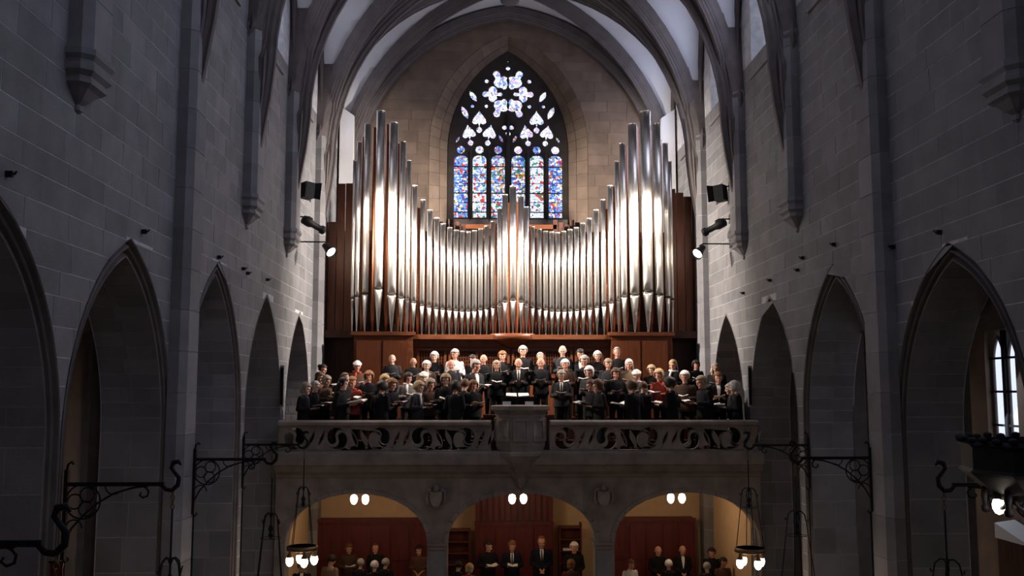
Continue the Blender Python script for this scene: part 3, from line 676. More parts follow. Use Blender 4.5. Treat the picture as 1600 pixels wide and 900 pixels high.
# ---------------------------------------------------------------- organ
OX, OY, OZ = .02, 26.8, 7.24
org = empty('pipe_organ', (OX, OY, GF), 'large pipe organ with shining tin pipes rising in two side towers over a wooden case', 'organ')
org.rotation_euler = (0, 0, 0)
def P_(name, mb, m, par=None):          # organ parts are written in world coordinates, shifted to the organ's origin
    mb.v = [(x-OX, y-OY, z-GF) for x, y, z in mb.v]; return mb.build(name, m, par or org)
P_('case_back', MB().box((-5.3, 27.7, GF), (5.3, 27.85, 10.25)), M['darkwood'])
P_('case_side', MB().box((-4.35, 26.72, GF), (-4.28, 27.7, 7.2)), M['wood']); P_('case_side', MB().box((4.38, 26.72, GF), (4.45, 27.7, 7.2)), M['wood'])
P_('case_core', MB().box((-2.78, 26.85, GF), (2.80, 27.6, 7.1)), M['wood2'])
for sx, xa, xb in ((-1, -4.35, -2.74), (1, 2.76, 4.45)):
    P_('tower_case', MB().box((xa, 26.5, GF), (xb, 27.6, 7.14)), M['wood2'])
    P_('tower_cornice', MB().box((xa-.08, 26.42, 7.14), (xb+.06, 27.65, 7.24)), M['wood2'])
    W = xb-xa
    for i in range(2):
        a = xa+.08+i*(W-.16)/2; b = a+(W-.16)/2-.06
        P_('case_panel', MB().box((a, 26.47, GF+.2), (b, 26.5, 5.5)), M['wood']); P_('case_panel', MB().box((a, 26.47, 5.6), (b, 26.5, 7.0)), M['wood'])
P_('middle_cornice', MB().box((-2.74, 26.55, 7.04), (2.76, 27.6, 7.17)), M['wood2'])
P_('frieze', MB().box((-2.74, 26.78, 6.85), (2.76, 26.85, 7.03)), M['wood'])
P_('centre_bracket', MB().lathe([(.05, 6.78), (.32, 6.90), (.52, 7.02), (.60, 7.08), (.62, 7.20)], 20, (OX, 26.75, 0), sy=.55), M['wood2'])
for i in range(6):
    a = -2.62+i*.88; b = a+.78
    P_('case_panel', MB().box((a, 26.80, GF+.2), (b, 26.85, 5.9)), M['wood'])
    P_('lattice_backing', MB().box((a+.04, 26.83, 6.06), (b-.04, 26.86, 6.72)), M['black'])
    g = MB()
    for j in range(11): x = a+.05+j*(b-a-.1)/10; g.box((x-.012, 26.80, 6.05), (x+.012, 26.83, 6.73))
    for j in range(8): z = 6.07+j*.66/7; g.box((a+.04, 26.80, z-.01), (b-.04, 26.83, z+.01))
    tag(P_('lattice', g, M['wood2']), kind='stuff')
    f_ = MB(); f_.box((a-.02, 26.78, 5.98), (b+.02, 26.84, 6.05)); f_.box((a-.02, 26.78, 6.73), (b+.02, 26.84, 6.8)); f_.box((a-.02, 26.78, 6.05), (a+.04, 26.84, 6.73)); f_.box((b-.04, 26.78, 6.05), (b+.02, 26.84, 6.73))
    P_('lattice_frame', f_, M['wood2'])
# wooden side shutters
for sx in (-1, 1):
    for i in range(4):
        xa = sx*(4.50+i*.24); xb = sx*(4.50+i*.24+.215); top = (11.5 if i < 2 else (11.4 if sx > 0 else 10.4)) if sx < 0 else 11.4-.1*i
        P_('side_board', MB().box((min(xa, xb), 27.0+.05*i, 7.3), (max(xa, xb), 27.08+.05*i, top)), M['wood'])
    P_('side_base', MB().box((min(sx*4.42, sx*5.45), 26.9, 7.1), (max(sx*4.42, sx*5.45), 27.7, 7.3)), M['darkwood'])
    P_('side_recess', MB().box((min(sx*4.45, sx*5.45), 27.4, GF), (max(sx*4.45, sx*5.45), 27.5, 7.1)), M['darkwood'])
def pxx(px): return OX+(px-799.5)/56.0
def pz(py): return atY(800, py, 26.8).z
PIPES = [(550, 254, .05, 466), (557, 225, .066, 463), (569.5, 197, .092, 459), (590.5, 178, .122, 451), (611, 196, .122, 460), (625.6, 224, .088, 465), (635.5, 253, .06, 468), (645, 292, .076, 472)]
PIPES += [(657.6, 313, .074, 476), (669, 329, .073, 478.5), (680, 341, .072, 481), (690, 350, .071, 482), (700.6, 356, .071, 483), (710.7, 360, .071, 484), (720.4, 362, .071, 484.5), (730, 362.5, .071, 484.5), (739.6, 360.5, .071, 484), (749.3, 358, .071, 482.5), (759, 353, .071, 481), (769, 346, .07, 479)]
PIPES += [(779, 327, .066, 476), (787.5, 306, .08, 471), (800, 293, .092, 468), (812.5, 308, .08, 471), (821, 325, .066, 476)]
PIPES += [(831, 354, .07, 479), (841.6, 358, .071, 481), (851.6, 361, .071, 482.5), (861.4, 362, .071, 484), (871, 363, .071, 484.5), (881, 361, .071, 484.5), (890.8, 358, .071, 484), (900.7, 355, .071, 483), (911, 348, .071, 482), (921.4, 340.6, .072, 481), (932.4, 327, .073, 478.5), (943.8, 311, .074, 476), (954.6, 290, .076, 472)]
PIPES += [(965.5, 252, .06, 468), (975, 224, .09, 462), (991, 195, .13, 459), (1012, 175, .15, 454), (1030, 194, .12, 459), (1044, 224, .08, 463), (1051, 252, .05, 466)]
for px, py, r, pm in PIPES:
    x = pxx(px); zt = pz(py); zm = pz(pm); cent = abs(px-800) < 24; tower = px < 650 or px > 950
    base = 7.24 if tower else (7.2 if cent else 7.17); y = OY+(-.18 if cent else (-.1 if tower else 0)) - (.06 if r > .11 else 0)
    th = 20; hl = r*1.9; body = []
    z = zm; prof = [zm, zm+.02, zm+hl*.35, zm+hl*.7, zm+hl, zm+hl+.02, (zm+zt)/2, zt]
    rings_ = []
    for zz in prof:
        ring = []
        for j in range(th):
            a = 2*PI*j/th; q = r
            dx, dy = r*math.cos(a), r*math.sin(a)
            # flattened pointed upper lip on the front
            if zz <= zm+hl+.001:
                wl = r*.80*max(0, 1-(zz-zm)/hl)
                if dy < 0 and abs(dx) < wl: dy = max(dy, -math.sqrt(max(r*r-wl*wl, 0)))
            ring.append((x+dx, y+dy, zz))
        rings_.append(ring)
    body = MB().rings(rings_)
    bo = P_('pipe', body, M['tin'])
    q = MB()        # rim and hollow top
    q.lathe([(r*1.0, zt-.02), (r*1.04, zt-.015), (r*1.04, zt+.004), (r*.9, zt+.004), (r*.88, zt-.1)], 20, (x, y, 0)); P_('pipe_rim', q, M['tin'], bo)
    ft = MB(); fr = []
    for k_, zz in ((.18, base-.02), (.2, base+.04), (.55, base+(zm-base)*.45), (.97, zm-r*.9), (1, zm-.05)):
        ring = []
        for j in range(th):
            a = 2*PI*j/th; dx, dy = r*k_*math.cos(a), r*k_*math.sin(a)
            if zz > zm-.06 and dy < 0 and abs(dx) < r*.75: dy = -math.sqrt(max(r*r-(r*.75)**2, 0))
            ring.append((x+dx, y+dy, zz))
        fr.append(ring)
    ft.rings(fr); P_('pipe_foot', ft, M['tin'], bo)
    P_('pipe_mouth', MB().lathe([(r*.9, zm-.05), (r*.9, zm+.0)], 12, (x, y, 0)), M['lipdark'], bo)
    lw = r*.74; ly = y-math.sqrt(r*r-lw*lw)-.006; lp = [(x-lw*math.cos(PI*j/8), zm-.05-r*.95*math.sin(PI*j/8)) for j in range(9)]
    MBl = MB().add([(a, ly-.002+(zm-.05-b)*-.08, b) for a, b in lp]+[(a, ly+.02, b) for a, b in lp], [tuple(range(9))]+[(i, (i+1) % 9, (i+1) % 9+9, i+9) for i in range(9)])
    P_('lower_lip', MBl, M['tin'], bo)
# inner ranks behind the facade
BK = [(563, 215), (580, 200), (601, 195), (619, 225), (631, 262), (640, 290), (651, 325)]
BK += [(1600-a, b) for a, b in BK]+[(793.7, 316), (806.3, 316), (783, 335), (817, 335), (773, 350), (826, 350)]
for px, py in BK:
    x, zt = pxx(px), pz(py); P_('inner_pipe', MB().lathe([(.03, 7.2), (.065, 7.9), (.07, 8.0), (.07, zt), (.055, zt), (.055, zt-.1)], 12, (x, OY+.12, 0)), M['copper'])
for i in range(27):
    px = 663.5+i*10.2
    if abs(px-800) < 30: continue
    x = pxx(px); zt = pz(375+10*math.sin(i*1.7)); P_('inner_pipe', MB().lathe([(.03, 7.2), (.05, 7.7), (.05, zt)], 8, (x, OY+.28, 0)), M['copper'])
for i in range(12):
    px = (676+i*9) if i < 6 else (870+(i-6)*9); P_('inner_pipe', MB().box((pxx(px)-.07, OY+.5, 7.2), (pxx(px)+.06, OY+.62, pz(338+(i % 3)*4))), M['darkwood'])
P_('case_top', MB().box((pxx(725), 27.3, pz(353)), (pxx(776), 27.5, pz(346))), M['wood2']); P_('case_top', MB().box((pxx(822), 27.3, pz(353)), (pxx(872), 27.5, pz(346))), M['wood2'])
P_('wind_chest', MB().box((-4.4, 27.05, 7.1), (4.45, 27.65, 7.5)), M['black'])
P_('inner_screen', MB().box((-4.42, 27.5, 7.5), (4.44, 27.55, 9.7)), M['darkwood'])
# ---------------------------------------------------------------- spotlights
def spot(loc, tgt, power, ang, col=(1, .83, .64), size=.08):
    l = bpy.data.lights.new('spot_light', 'SPOT'); l.energy = power; l.spot_size = R(ang); l.spot_blend = .8; l.color = col; l.shadow_soft_size = size
    o = bpy.data.objects.new('spot_light', l); C.objects.link(o); o.location = loc; o.rotation_euler = (Vector(tgt)-Vector(loc)).to_track_quat('-Z', 'Y').to_euler()
def fixture(loc, tgt, wall, label, kind, lit):
    t = empty('spotlight', loc, label, 'spotlight'); d = (Vector(tgt)-Vector(loc)).normalized(); q = d.to_track_quat('Z', 'X').to_matrix()
    tr = lambda mb: (setattr(mb, 'v', [tuple(q @ Vector(v)) for v in mb.v]), mb)[1]
    if kind == 'flood':
        tr(MB().box((-.2, -.15, -.2), (.2, .15, .05))).build('housing', M['iron'], t); tr(MB().box((-.17, -.12, .05), (.17, .12, .06))).build('lens', M['lens'], t)
        for s_ in (-1, 1):
            fl = MB(); fl.add([(-.2, s_*.15, .05), (.2, s_*.15, .05), (.22, s_*.24, .18), (-.22, s_*.24, .18)], [(0, 1, 2, 3)])
            tr(fl).build('barn_door', M['iron'], t)
    elif kind == 'profile':
        tr(MB().lathe([(.02, -.34), (.11, -.3), (.12, -.1), (.08, .0), (.075, .25), (.11, .28), (.11, .36), (.09, .36), (.08, .3)], 14)).build('housing', M['iron'], t)
        tr(MB().lathe([(.001, .30), (.078, .30)], 14)).build('lens', M['lens'], t)
    else:
        tr(MB().lathe([(.03, -.26), (.07, -.22), (.085, -.1), (.14, .1), (.155, .14), (.145, .14), (.12, .06)], 16)).build('housing', M['iron'], t)
        tr(MB().lathe([(.001, .07), (.125, .09)], 16)).build('lens', M['lens'], t)
    yk = MB(); wx = wall-loc[0]; sgn = 1 if wx > 0 else -1
    yk.tube([(0, 0, .14), (sgn*.1, 0, .2), (wx, 0, .2)], .018, 6); yk.build('yoke_arm', M['iron'], t)
    MB().box((wx-.02 if wx > 0 else wx-.0, -.1, .1), (wx+.0 if wx > 0 else wx+.02, .1, .32)).build('mount_plate', M['iron'], t)
for sx, nm in ((-1, 'left'), (1, 'right')):
    W = sx*5.5
    X = lambda v: sx*v
    pos = [((X(5.18), 23.95, 10.62), (sx*1.6, 26.8, 10.2), 'flood', 'black box floodlight, topmost on the %s wall' % nm),
           ((X(5.1), 24.0, 9.78), (sx*2.6, 26.8, 8.6), 'profile', 'black tubular spotlight below the box floodlight on the %s wall' % nm),
           ((X(4.68), 24.0, 9.14), (sx*2.2, 21.9, 6.7), 'can', 'lit open spotlight lowest on the %s wall, pointed down at the choir' % nm)]
    for loc, tg, kd, lb in pos: fixture(loc, tg, W, lb, kd, True)
    spot((X(5.05), 24.32, 11.25), (sx*.5, 26.8, 9.6), 9000, 84, (1, .90, .80), size=.2)
    spot((X(4.95), 24.35, 9.72), (sx*3.2, 26.8, 9.6), 90, 90, size=.16)
    spot((X(4.55), 23.9, 8.98), (sx*2.0, 23.3, 5.2), 560, 80, (1, .82, .66), .1)
    spot((X(4.5), 23.8, 9.0), (sx*-2.6, 24.2, 5.4), 620, 46, (1, .82, .66), .1)
# ---------------------------------------------------------------- wrought iron brackets and pendant lamps
def arc(cx, cz, r, a0, a1, n=14): return [(cx+r*math.cos(a0+(a1-a0)*i/n), 0, cz+r*math.sin(a0+(a1-a0)*i/n)) for i in range(n+1)]
def bracket(x, y, sx, label, ext=0):          # x of the wall face; arm reaches toward the nave by 1.2 m
    t = empty('wall_bracket', (x, y, 4.57), label, 'bracket', None); d = -sx
    f_ = lambda pts: [(d*(p[0]+(ext if p[0] > .8 else 0)), p[1], p[2]) for p in pts]
    m = MB(); m.box((min(0, d*.04), -.03, -.82), (max(0, d*.04), .03, .16)); m.tube(f_([(.02, 0, .16), (.03, 0, .22), (.07, 0, .25), (.09, 0, .22)]), .014)
    m.tube(f_([(.02, 0, -.82), (.05, 0, -.85), (.08, 0, -.82), (.06, 0, -.8)]), .012); m.build('wall_plate', M['iron'], t)
    MB().box((min(0, d*(1.1+ext)), -.018, -.022), (max(0, d*(1.1+ext)), .018, .022)).build('arm', M['iron'], t)
    MB().tube(f_([(.03, 0, -.62), (.1, 0, -.48), (.22, 0, -.34), (.38, 0, -.2), (.55, 0, -.1), (.75, 0, -.04), (.92, 0, -.02)]), .013).build('brace', M['iron'], t)
    for cx, cz, r in ((.27, -.115, .085), (.125, -.19, .085), (.26, -.27, .085)): MB().tube(f_(arc(cx*.95, cz, r*.95, 0, 2*PI*.98, 18)), .010, 5, closed=False).build('scroll_ring', M['iron'], t)
    MB().tube(f_(arc(.21, -.19, .19, -.9*PI, .9*PI, 24)), .011, 5).build('scroll_ring', M['iron'], t)
    MB().tube(f_(arc(.12, -.48, .09, PI*.0, PI*1.0, 12)), .010, 5).build('scroll_ring', M['iron'], t)
    MB().tube(f_(arc(.54, -.02, .09, PI*1.0, PI*1.75, 10)), .009, 5).build('scroll_ring', M['iron'], t)
    MB().tube(f_([(.86, 0, -.02), (.90, 0, -.04), (.93, 0, -.08), (.92, 0, -.13), (.87, 0, -.15), (.83, 0, -.12), (.85, 0, -.09)]), .012, 6).build('curl', M['iron'], t)
    MB().tube(f_([(1.06, 0, .0), (1.12, 0, -.06), (1.19, 0, -.07), (1.25, 0, -.01), (1.26, 0, .07), (1.21, 0, .13), (1.17, 0, .18), (1.19, 0, .235), (1.25, 0, .25), (1.28, 0, .21)]), [.02, .024, .026, .028, .026, .022, .022, .03, .026, .01], 8).build('dragon_hook', M['iron'], t)
    return d
def pendant(x, y, label, grp, lit=True, mi=0):
    t = empty('pendant_lamp', (x, y, 4.47), label, 'lamp', grp)
    m = MB(); z = 0.02
    for k in range(4): m.tube([(.02*math.cos(a), 0 if k % 2 else .02*math.cos(a), z-.02-.03*math.sin(a)-.0) if k % 2 else (0, .02*math.cos(a), z-.02-.03*math.sin(a)) for a in [2*PI*i/10 for i in range(10)]], .006, 4, closed=True); z -= .05
    tag(m.build('chain', M['rusty'], t), kind='stuff')
    MB().lathe([(.012, -.18), (.012, -.70), (.03, -.74), (.012, -.78), (.012, -.88), (.045, -.94), (.02, -1.0), (.04, -1.04), (.005, -1.1)], 8).build('rod', M['iron'], t)
    for k in range(4):
        a = PI/4+k*PI/2+.25; ca, sa = math.cos(a), math.sin(a)
        MB().tube([(0, 0, -.72), (.07*ca, .07*sa, -.71), (.125*ca, .125*sa, -.76), (.14*ca, .14*sa, -.84), (.165*ca, .165*sa, -.86), (.175*ca, .175*sa, -.82)], .010, 6).build('crown_arm', M['iron'], t)
        MB().tube([(.14*ca, .14*sa, -.84), (.27*ca, .27*sa, -1.86)], .008, 5).build('suspension_wire', M['iron'], t)
    MB().tube([(.15*math.cos(a), .15*math.sin(a), -1.08) for a in [2*PI*i/20 for i in range(20)]], .005, 4, closed=True).build('spacer_ring', M['iron'], t)
    MB().lathe([(.26, -1.83), (.30, -1.84), (.30, -1.91), (.26, -1.92), (.26, -1.83)], 24).build('lamp_ring', M['rusty'], t)
    for k in range(4):
        a = k*PI/2+.35; cx, cy = .235*math.cos(a), .235*math.sin(a)
        g = MB().lathe([(.02, -1.92), (.03, -1.97), (.06, -2.02), (.065, -2.04)], 10, (cx, cy, 0)).build('lamp_socket', M['rusty'], t)
        me = SHADE.copy(); me.transform(Matrix.Translation((cx, cy, -2.09)) @ Matrix.Scale(1.2, 4)); link('globe', me, None, g)
    if lit: point((x, y, 2.3), 9, (1, .66, .36), .3)
for yl, yr, nm in ((6.8, 0, 'nearest'), (11.05, 10.7, 'second nearest'), (15.02, 15.02, 'third nearest'), (19.1, 18.6, 'farthest')):
    for sx, sd in ((-1, 'left'), (1, 'right')):
        y = yl if sx < 0 else yr
        if not y: continue
        full = 6 < y < 7 or 14.5 < y < 15.5; wx = sx*(5.24 if full else 5.495); ext = .3 if y < 7 else 0
        d = bracket(wx, y, sx, 'wrought iron scroll bracket on the %s wall, %s one to the camera' % (sd, nm), ext)
        pendant(wx+d*(1.2+ext), y, 'wrought iron lamp with glass globes hanging from the %s bracket on the %s wall' % (nm, sd), None, True)
        m = MB(); m.tube([(wx+d*.015, y+.05, 3.75), (wx+d*.015, y+.05, .2)], .014, 5); tag(m.build('conduit_pipe', M['iron']), 'thin dark conduit running down the %s wall below the %s bracket' % (sd, nm), 'pipe')
# dark red lantern body behind the nearest hook
t = empty('hanging_banner', (-5.34, 10.6, 2.53), 'narrow dark red patterned banner hanging on the pier below the nearest left bracket hook', 'banner')
MB().prism([(-.07, 0), (0, -.12), (.07, 0), (.075, .9), (.06, 1.2), (.07, 1.26), (-.07, 1.26), (-.075, .9)], lambda u, q, d: (u, d+.01*math.sin(q*9), q), -.008, .008).build('cloth', M['red_pattern'], t); MB().tube([(-.09, 0, 1.27), (.09, 0, 1.27)], .012).build('rod', M['iron'], t)
# iron corona chandelier close to the camera on the right
t = empty('corona_chandelier', (2.87, 6.0, 5.1), 'large black wrought iron ring chandelier hanging at the right edge', 'chandelier')
Rr = .64; MB().lathe([(Rr, -.02), (Rr+.02, 0), (Rr, .02), (Rr, .15), (Rr+.02, .17), (Rr, .19), (Rr-.02, .19), (Rr-.02, -.02)], 12, smooth=False).build('ring_band', M['iron'], t)
for k in range(36):
    a = 2*PI*k/36; MB().ball((Rr*math.cos(a), Rr*math.sin(a), .195+.008*(k % 2)), (.035, .035, .02), 6, 4).build('cresting', M['iron'], t)
MB().lathe([(Rr, -.02), (Rr-.06, -.07), (Rr-.13, -.13), (Rr-.14, -.17), (Rr-.18, -.17), (Rr-.16, -.12), (Rr-.08, -.02)], 12, smooth=False).build('lower_band', M['iron'], t)
for k in range(12):
    a = 2*PI*k/12-.26; c_, s_ = math.cos(a), math.sin(a); q = Rr-.12
    MB().lathe([(.02, .0), (.028, -.06), (.018, -.11), (.03, -.13), (.026, -.155), (.005, -.165)], 8, (q*c_, q*s_, -.10)).build('drop_finial', M['iron'], t)
    q = Rr-.15; m = MB(); a2 = a+PI/12; c2, s2 = math.cos(a2), math.sin(a2)
    m.tube([(q*c2-s2*(.10*math.cos(b)), q*s2+c2*(.10*math.cos(b)), -.16-.07*math.sin(b)*.9) for b in [PI*i/10 for i in range(11)]], .014, 6); m.build('swag', M['iron'], t)
    me = SHADE.copy(); me.transform(Matrix.Translation((q*c2, q*s2, -.20)) @ Matrix.Scale(.62, 4))
    so = MB().lathe([(.03, -.10), (.035, -.165)], 8, (q*c2, q*s2, 0)).build('lamp_socket', M['iron'], t)
    if k in (6, 7, 2, 10): link('globe', me, None, so)
for k in range(4):
    a = PI/4+k*PI/2; MB().tube([(Rr*math.cos(a), Rr*math.sin(a), .1), (.05*math.cos(a), .05*math.sin(a), .12), (0, 0, .3)], .012, 5).build('cross_arm', M['iron'], t)
MB().tube([(0, 0, .28), (0, 0, 12.95)], .012, 5).build('rod', M['iron'], t)
# small hooks in the masonry
HK = [(-1, 10, 272), (-1, 222, 362), (-1, 277, 391), (-1, 340, 402), (-1, 378, 420), (-1, 385, 427), (-1, 416, 437), (1, 1470, 363), (1, 1398, 386), (1, 1305, 382), (1, 1256, 403), (1, 1248, 422), (1, 1205, 438), (1, 1163, 458)]
HL = ['above the nearest left arch at the picture edge', 'right above the tip of the second left arch', 'against the tall left pilaster', 'right above the tip of the third left arch', 'upper of the pair beyond the third left arch', 'lower of the pair beyond the third left arch', 'above the fourth left arch',
 'above the nearest right arch', 'beside the tall right pilaster', 'above the tip of the second right arch', 'upper of the pair beyond the second right arch', 'lower of the pair beyond the second right arch', 'above the third right arch', 'above the farthest right arch']
for (sx, px, py), hl in zip(HK, HL):
    p = atX(px, py, sx*5.49); m = MB(); m.box((-.035, -.02, -.03), (.035, .02, .03)); m.tube([(0, 0, 0), (-sx*.05, 0, .0), (-sx*.07, 0, .03)], .012, 5)
    o = m.build('wall_hook', M['iron'], None, (sx*5.46, p.y, p.z)); tag(o, 'small black iron hook '+hl, 'hook', 'iron hooks in the nave walls')
for sx, nm in ((-1, 'left'), (1, 'right')):
    t = empty('column_speaker', (sx*5.44, 22.45, 5.25), 'slim grey column loudspeaker on the %s wall at the end of the balustrade' % nm, 'loudspeaker')
    MB().box((-.04, -.06, 0), (.04, .06, .95)).build('cabinet', M['grey'], t); MB().box((-.032, -.07, .04), (.032, -.06, .9)).build('grille', M['iron'], t)
# ---------------------------------------------------------------- choir risers, console, stand
RY = [22.75, 23.4, 24.1, 24.8, 25.5]; RZ = [4.1, 4.2, 4.4, 4.66, 4.92]
for k in range(1, 5):
    o = MB().box((-5.3, RY[k]-.33, GF), (5.3, RY[k]+.34 if k < 4 else 26.35, RZ[k])).build('choir_riser', M['darkwood']); tag(o, 'dark wooden choir step, %s counted from the balustrade' % ('first', 'second', 'third', 'highest and last')[k-1], 'platform')
t = empty('organ_console', (.05, 23.35, 4.2), 'dark wooden console desk behind the central pulpit', 'console')
MB().box((-.85, -.3, 0), (.85, .25, .85)).build('body', M['darkwood'], t)
for i in range(3): MB().box((-.8, -.33, .6+.1*i), (.8, -.3, .63+.1*i)).build('shelf_edge', M['wood'], t)
MB().box((-.4, .0, .85), (.4, .05, 1.28)).build('music_desk', M['black'], t)
t = empty('lit_score', (.03, 23.3, 5.5), 'brightly lit open score on the console in front of the man in a tie', 'score')
m = MB()
for s_ in (-1, 1): m.prism([(s_*.02, 0), (s_*.27, .02), (s_*.26, .10), (s_*.03, .14)][::s_], lambda u, q, d: (u, d+q*1.2, q*.55), -.006, .006)
m.v = m.v; 
MB().prism([(-.28, .0), (-.02, -.03), (-.02, .12), (-.27, .13)], lambda u, q, d: (u, q*1.6, d+q*.5), -.006, .006).build('page', M['page'], t)
MB().prism([(.02, -.03), (.28, .0), (.27, .13), (.02, .12)], lambda u, q, d: (u, q*1.6, d+q*.5), -.006, .006).build('page', M['page'], t)
MB().box((-.3, -.06, -.05), (.3, .0, -.03)).build('ledge', M['cover'], t)
for s_, nm in ((-1, 'left'), (1, 'right')):
    o = MB().box((-.10, -.005, 0), (.10, .005, .24), 0).build('score_sheet', M['page'], None, (.03+s_*.27, 23.02, 5.13)); o.rotation_euler = (R(-12), 0, 0)
    tag(o, 'white sheet standing at the %s side of the console' % nm, 'paper')
spot((.03, 23.1, 6.4), (.03, 23.4, 5.4), 10, 60, (1, .95, .9), .05)
# ---------------------------------------------------------------- people
def remesh(mb, vox, m, name, it=3):
    me = mb.mesh('tmp')
    def st(o):
        a = o.modifiers.new('r', 'REMESH'); a.mode = 'VOXEL'; a.voxel_size = vox; a.use_smooth_shade = True
        b = o.modifiers.new('s', 'SMOOTH'); b.factor = .5; b.iterations = it
    r = evaluated(me, st); r.name = name; r.materials.clear(); r.materials.append(m); return r
def tilt(p, a, piv=(0, .01, 1.50)):
    y, z = p[1]-piv[1], p[2]-piv[2]; return (p[0], piv[1]+y*math.cos(a)-z*math.sin(a)*-1*-1, piv[2]+y*math.sin(a)+z*math.cos(a))
HT = R(16)
def hd(mb, n0=0):
    for i in range(n0, len(mb.v)):
        x, y, z = mb.v[i]; z = 1.478+(z-1.5)*1.2; x *= 1.2; y *= 1.17; mb.v[i] = tilt((x, y, z), HT)
    return mb
def body_mesh(pose):
    b = MB()
    b.ball((0, .01, 1.665), (.074, .094, .083), 16, 12); b.ball((0, -.022, 1.605), (.056, .068, .078), 14, 10)
    b.ball((0, -.098, 1.622), (.011, .02, .013), 8, 6); b.cone((0, -.088, 1.66), (0, -.10, 1.628), .008, .012, 8)
    b.ball((0, -.082, 1.583), (.024, .012, .009), 8, 6); b.ball((0, -.066, 1.545), (.028, .026, .02), 8, 6)
    for s_ in (-1, 1):
        b.ball((s_*.076, .012, 1.63), (.012, .02, .032), 8, 6); b.ball((s_*.03, -.078, 1.663), (.022, .014, .008), 8, 6); b.ball((s_*.042, -.062, 1.61), (.02, .02, .022), 8, 6)
    hd(b); n0 = len(b.v)
    b.cone((0, .025, 1.42), (0, .005, 1.54), .062, .054, 12)
    for (z, rx, ry) in ((1.38, .15, .09), (1.28, .155, .1), (1.12, .14, .095), (.98, .16, .105)): b.ball((0, .02, z), (rx, ry, .11), 14, 8)
    for s_ in (-1, 1):
        sh, el, wr = (s_*.175, .02, 1.405), (s_*.235, .05, 1.13), (s_*.125, -.23, 1.145)
        if pose == 1: el, wr = (s_*.225, .03, 1.12), (s_*.05, -.17, 1.0)
        b.cone(sh, el, .05, .038, 10); b.cone(el, wr, .036, .024, 10)
        w_ = Vector(wr); d = (Vector((s_*.09, -.36, 1.165))-w_).normalized() if pose == 0 else Vector((-s_*.5, -.45, -.7)).normalized()
        up = Vector((0, 0, 1)); sd = d.cross(up).normalized()*(s_); up = sd.cross(d).normalized()*s_
        if up.z < 0: up = -up
        for q in (-.024, 0, .024): b.cone(w_, w_+d*.085+sd*q, .018, .013, 8)
        for q, L in ((-.033, .06), (-.011, .074), (.011, .078), (.033, .07)):
            a0 = w_+d*.085+sd*q; a1 = a0+d*L*.55+up*.006; a2 = a1+d*L*.45*.6+up*L*.4
            b.cone(a0, a1, .0095, .0088, 7); b.cone(a1, a2, .0088, .0075, 7)
        th = w_+d*.03-sd*.02*s_; th2 = th+d*.045+up*.03-sd*.02*s_*0+Vector((-s_*.02, 0, .01)); b.cone(th, th2, .012, .0095, 7); b.cone(th2, th2+d*.03, .0095, .008, 7)
        hp, kn, an = (s_*.09, .02, .92), (s_*.1, .01, .5), (s_*.105, .04, .1)
        b.cone(hp, kn, .078, .05, 10); b.cone(kn, an, .048, .032, 10); b.ball((s_*.11, -.04, .045), (.04, .11, .04), 10, 6)
    return remesh(b, .0095, M['iron'], 'person_body', 2)
def jacket_mesh(pose, coat=False):
    b = MB(); rs = []
    prof = [(1.49, .068, .062), (1.455, .10, .08), (1.43, .165, .10), (1.38, .205, .118), (1.28, .205, .13), (1.14, .185, .128), (1.0, .195, .135), (.84, .21, .142)]
    if coat: prof += [(.6, .23, .16), (.35, .25, .18), (.22, .26, .19)]
    for z, rx, ry in prof: rs.append([(rx*math.cos(2*PI*j/24), .015+ry*math.sin(2*PI*j/24), z) for j in range(24)])
    b.rings(rs)
    for s_ in (-1, 1):
        sh, el, wr = (s_*.178, .02, 1.395), (s_*.24, .05, 1.13), (s_*.135, -.205, 1.145)
        if pose == 1: el, wr = (s_*.23, .03, 1.12), (s_*.07, -.15, 1.02)
        b.cone(sh, el, .068, .056, 12); b.cone(el, wr, .055, .042, 12)
    return remesh(b, .014, M['iron'], 'jacket', 4)
def trousers_mesh():
    b = MB(); b.ball((0, .02, .9), (.165, .12, .13), 14, 8)
    for s_ in (-1, 1): b.cone((s_*.09, .02, .88), (s_*.1, .01, .5), .092, .07, 12); b.cone((s_*.1, .01, .5), (s_*.105, .03, .12), .07, .055, 12)
    return remesh(b, .016, M['iron'], 'trousers', 3)
def shoes_mesh():
    b = MB()
    for s_ in (-1, 1): b.ball((s_*.11, -.05, .05), (.05, .14, .05), 10, 6)
    return b.mesh('shoes', M['shoe'])
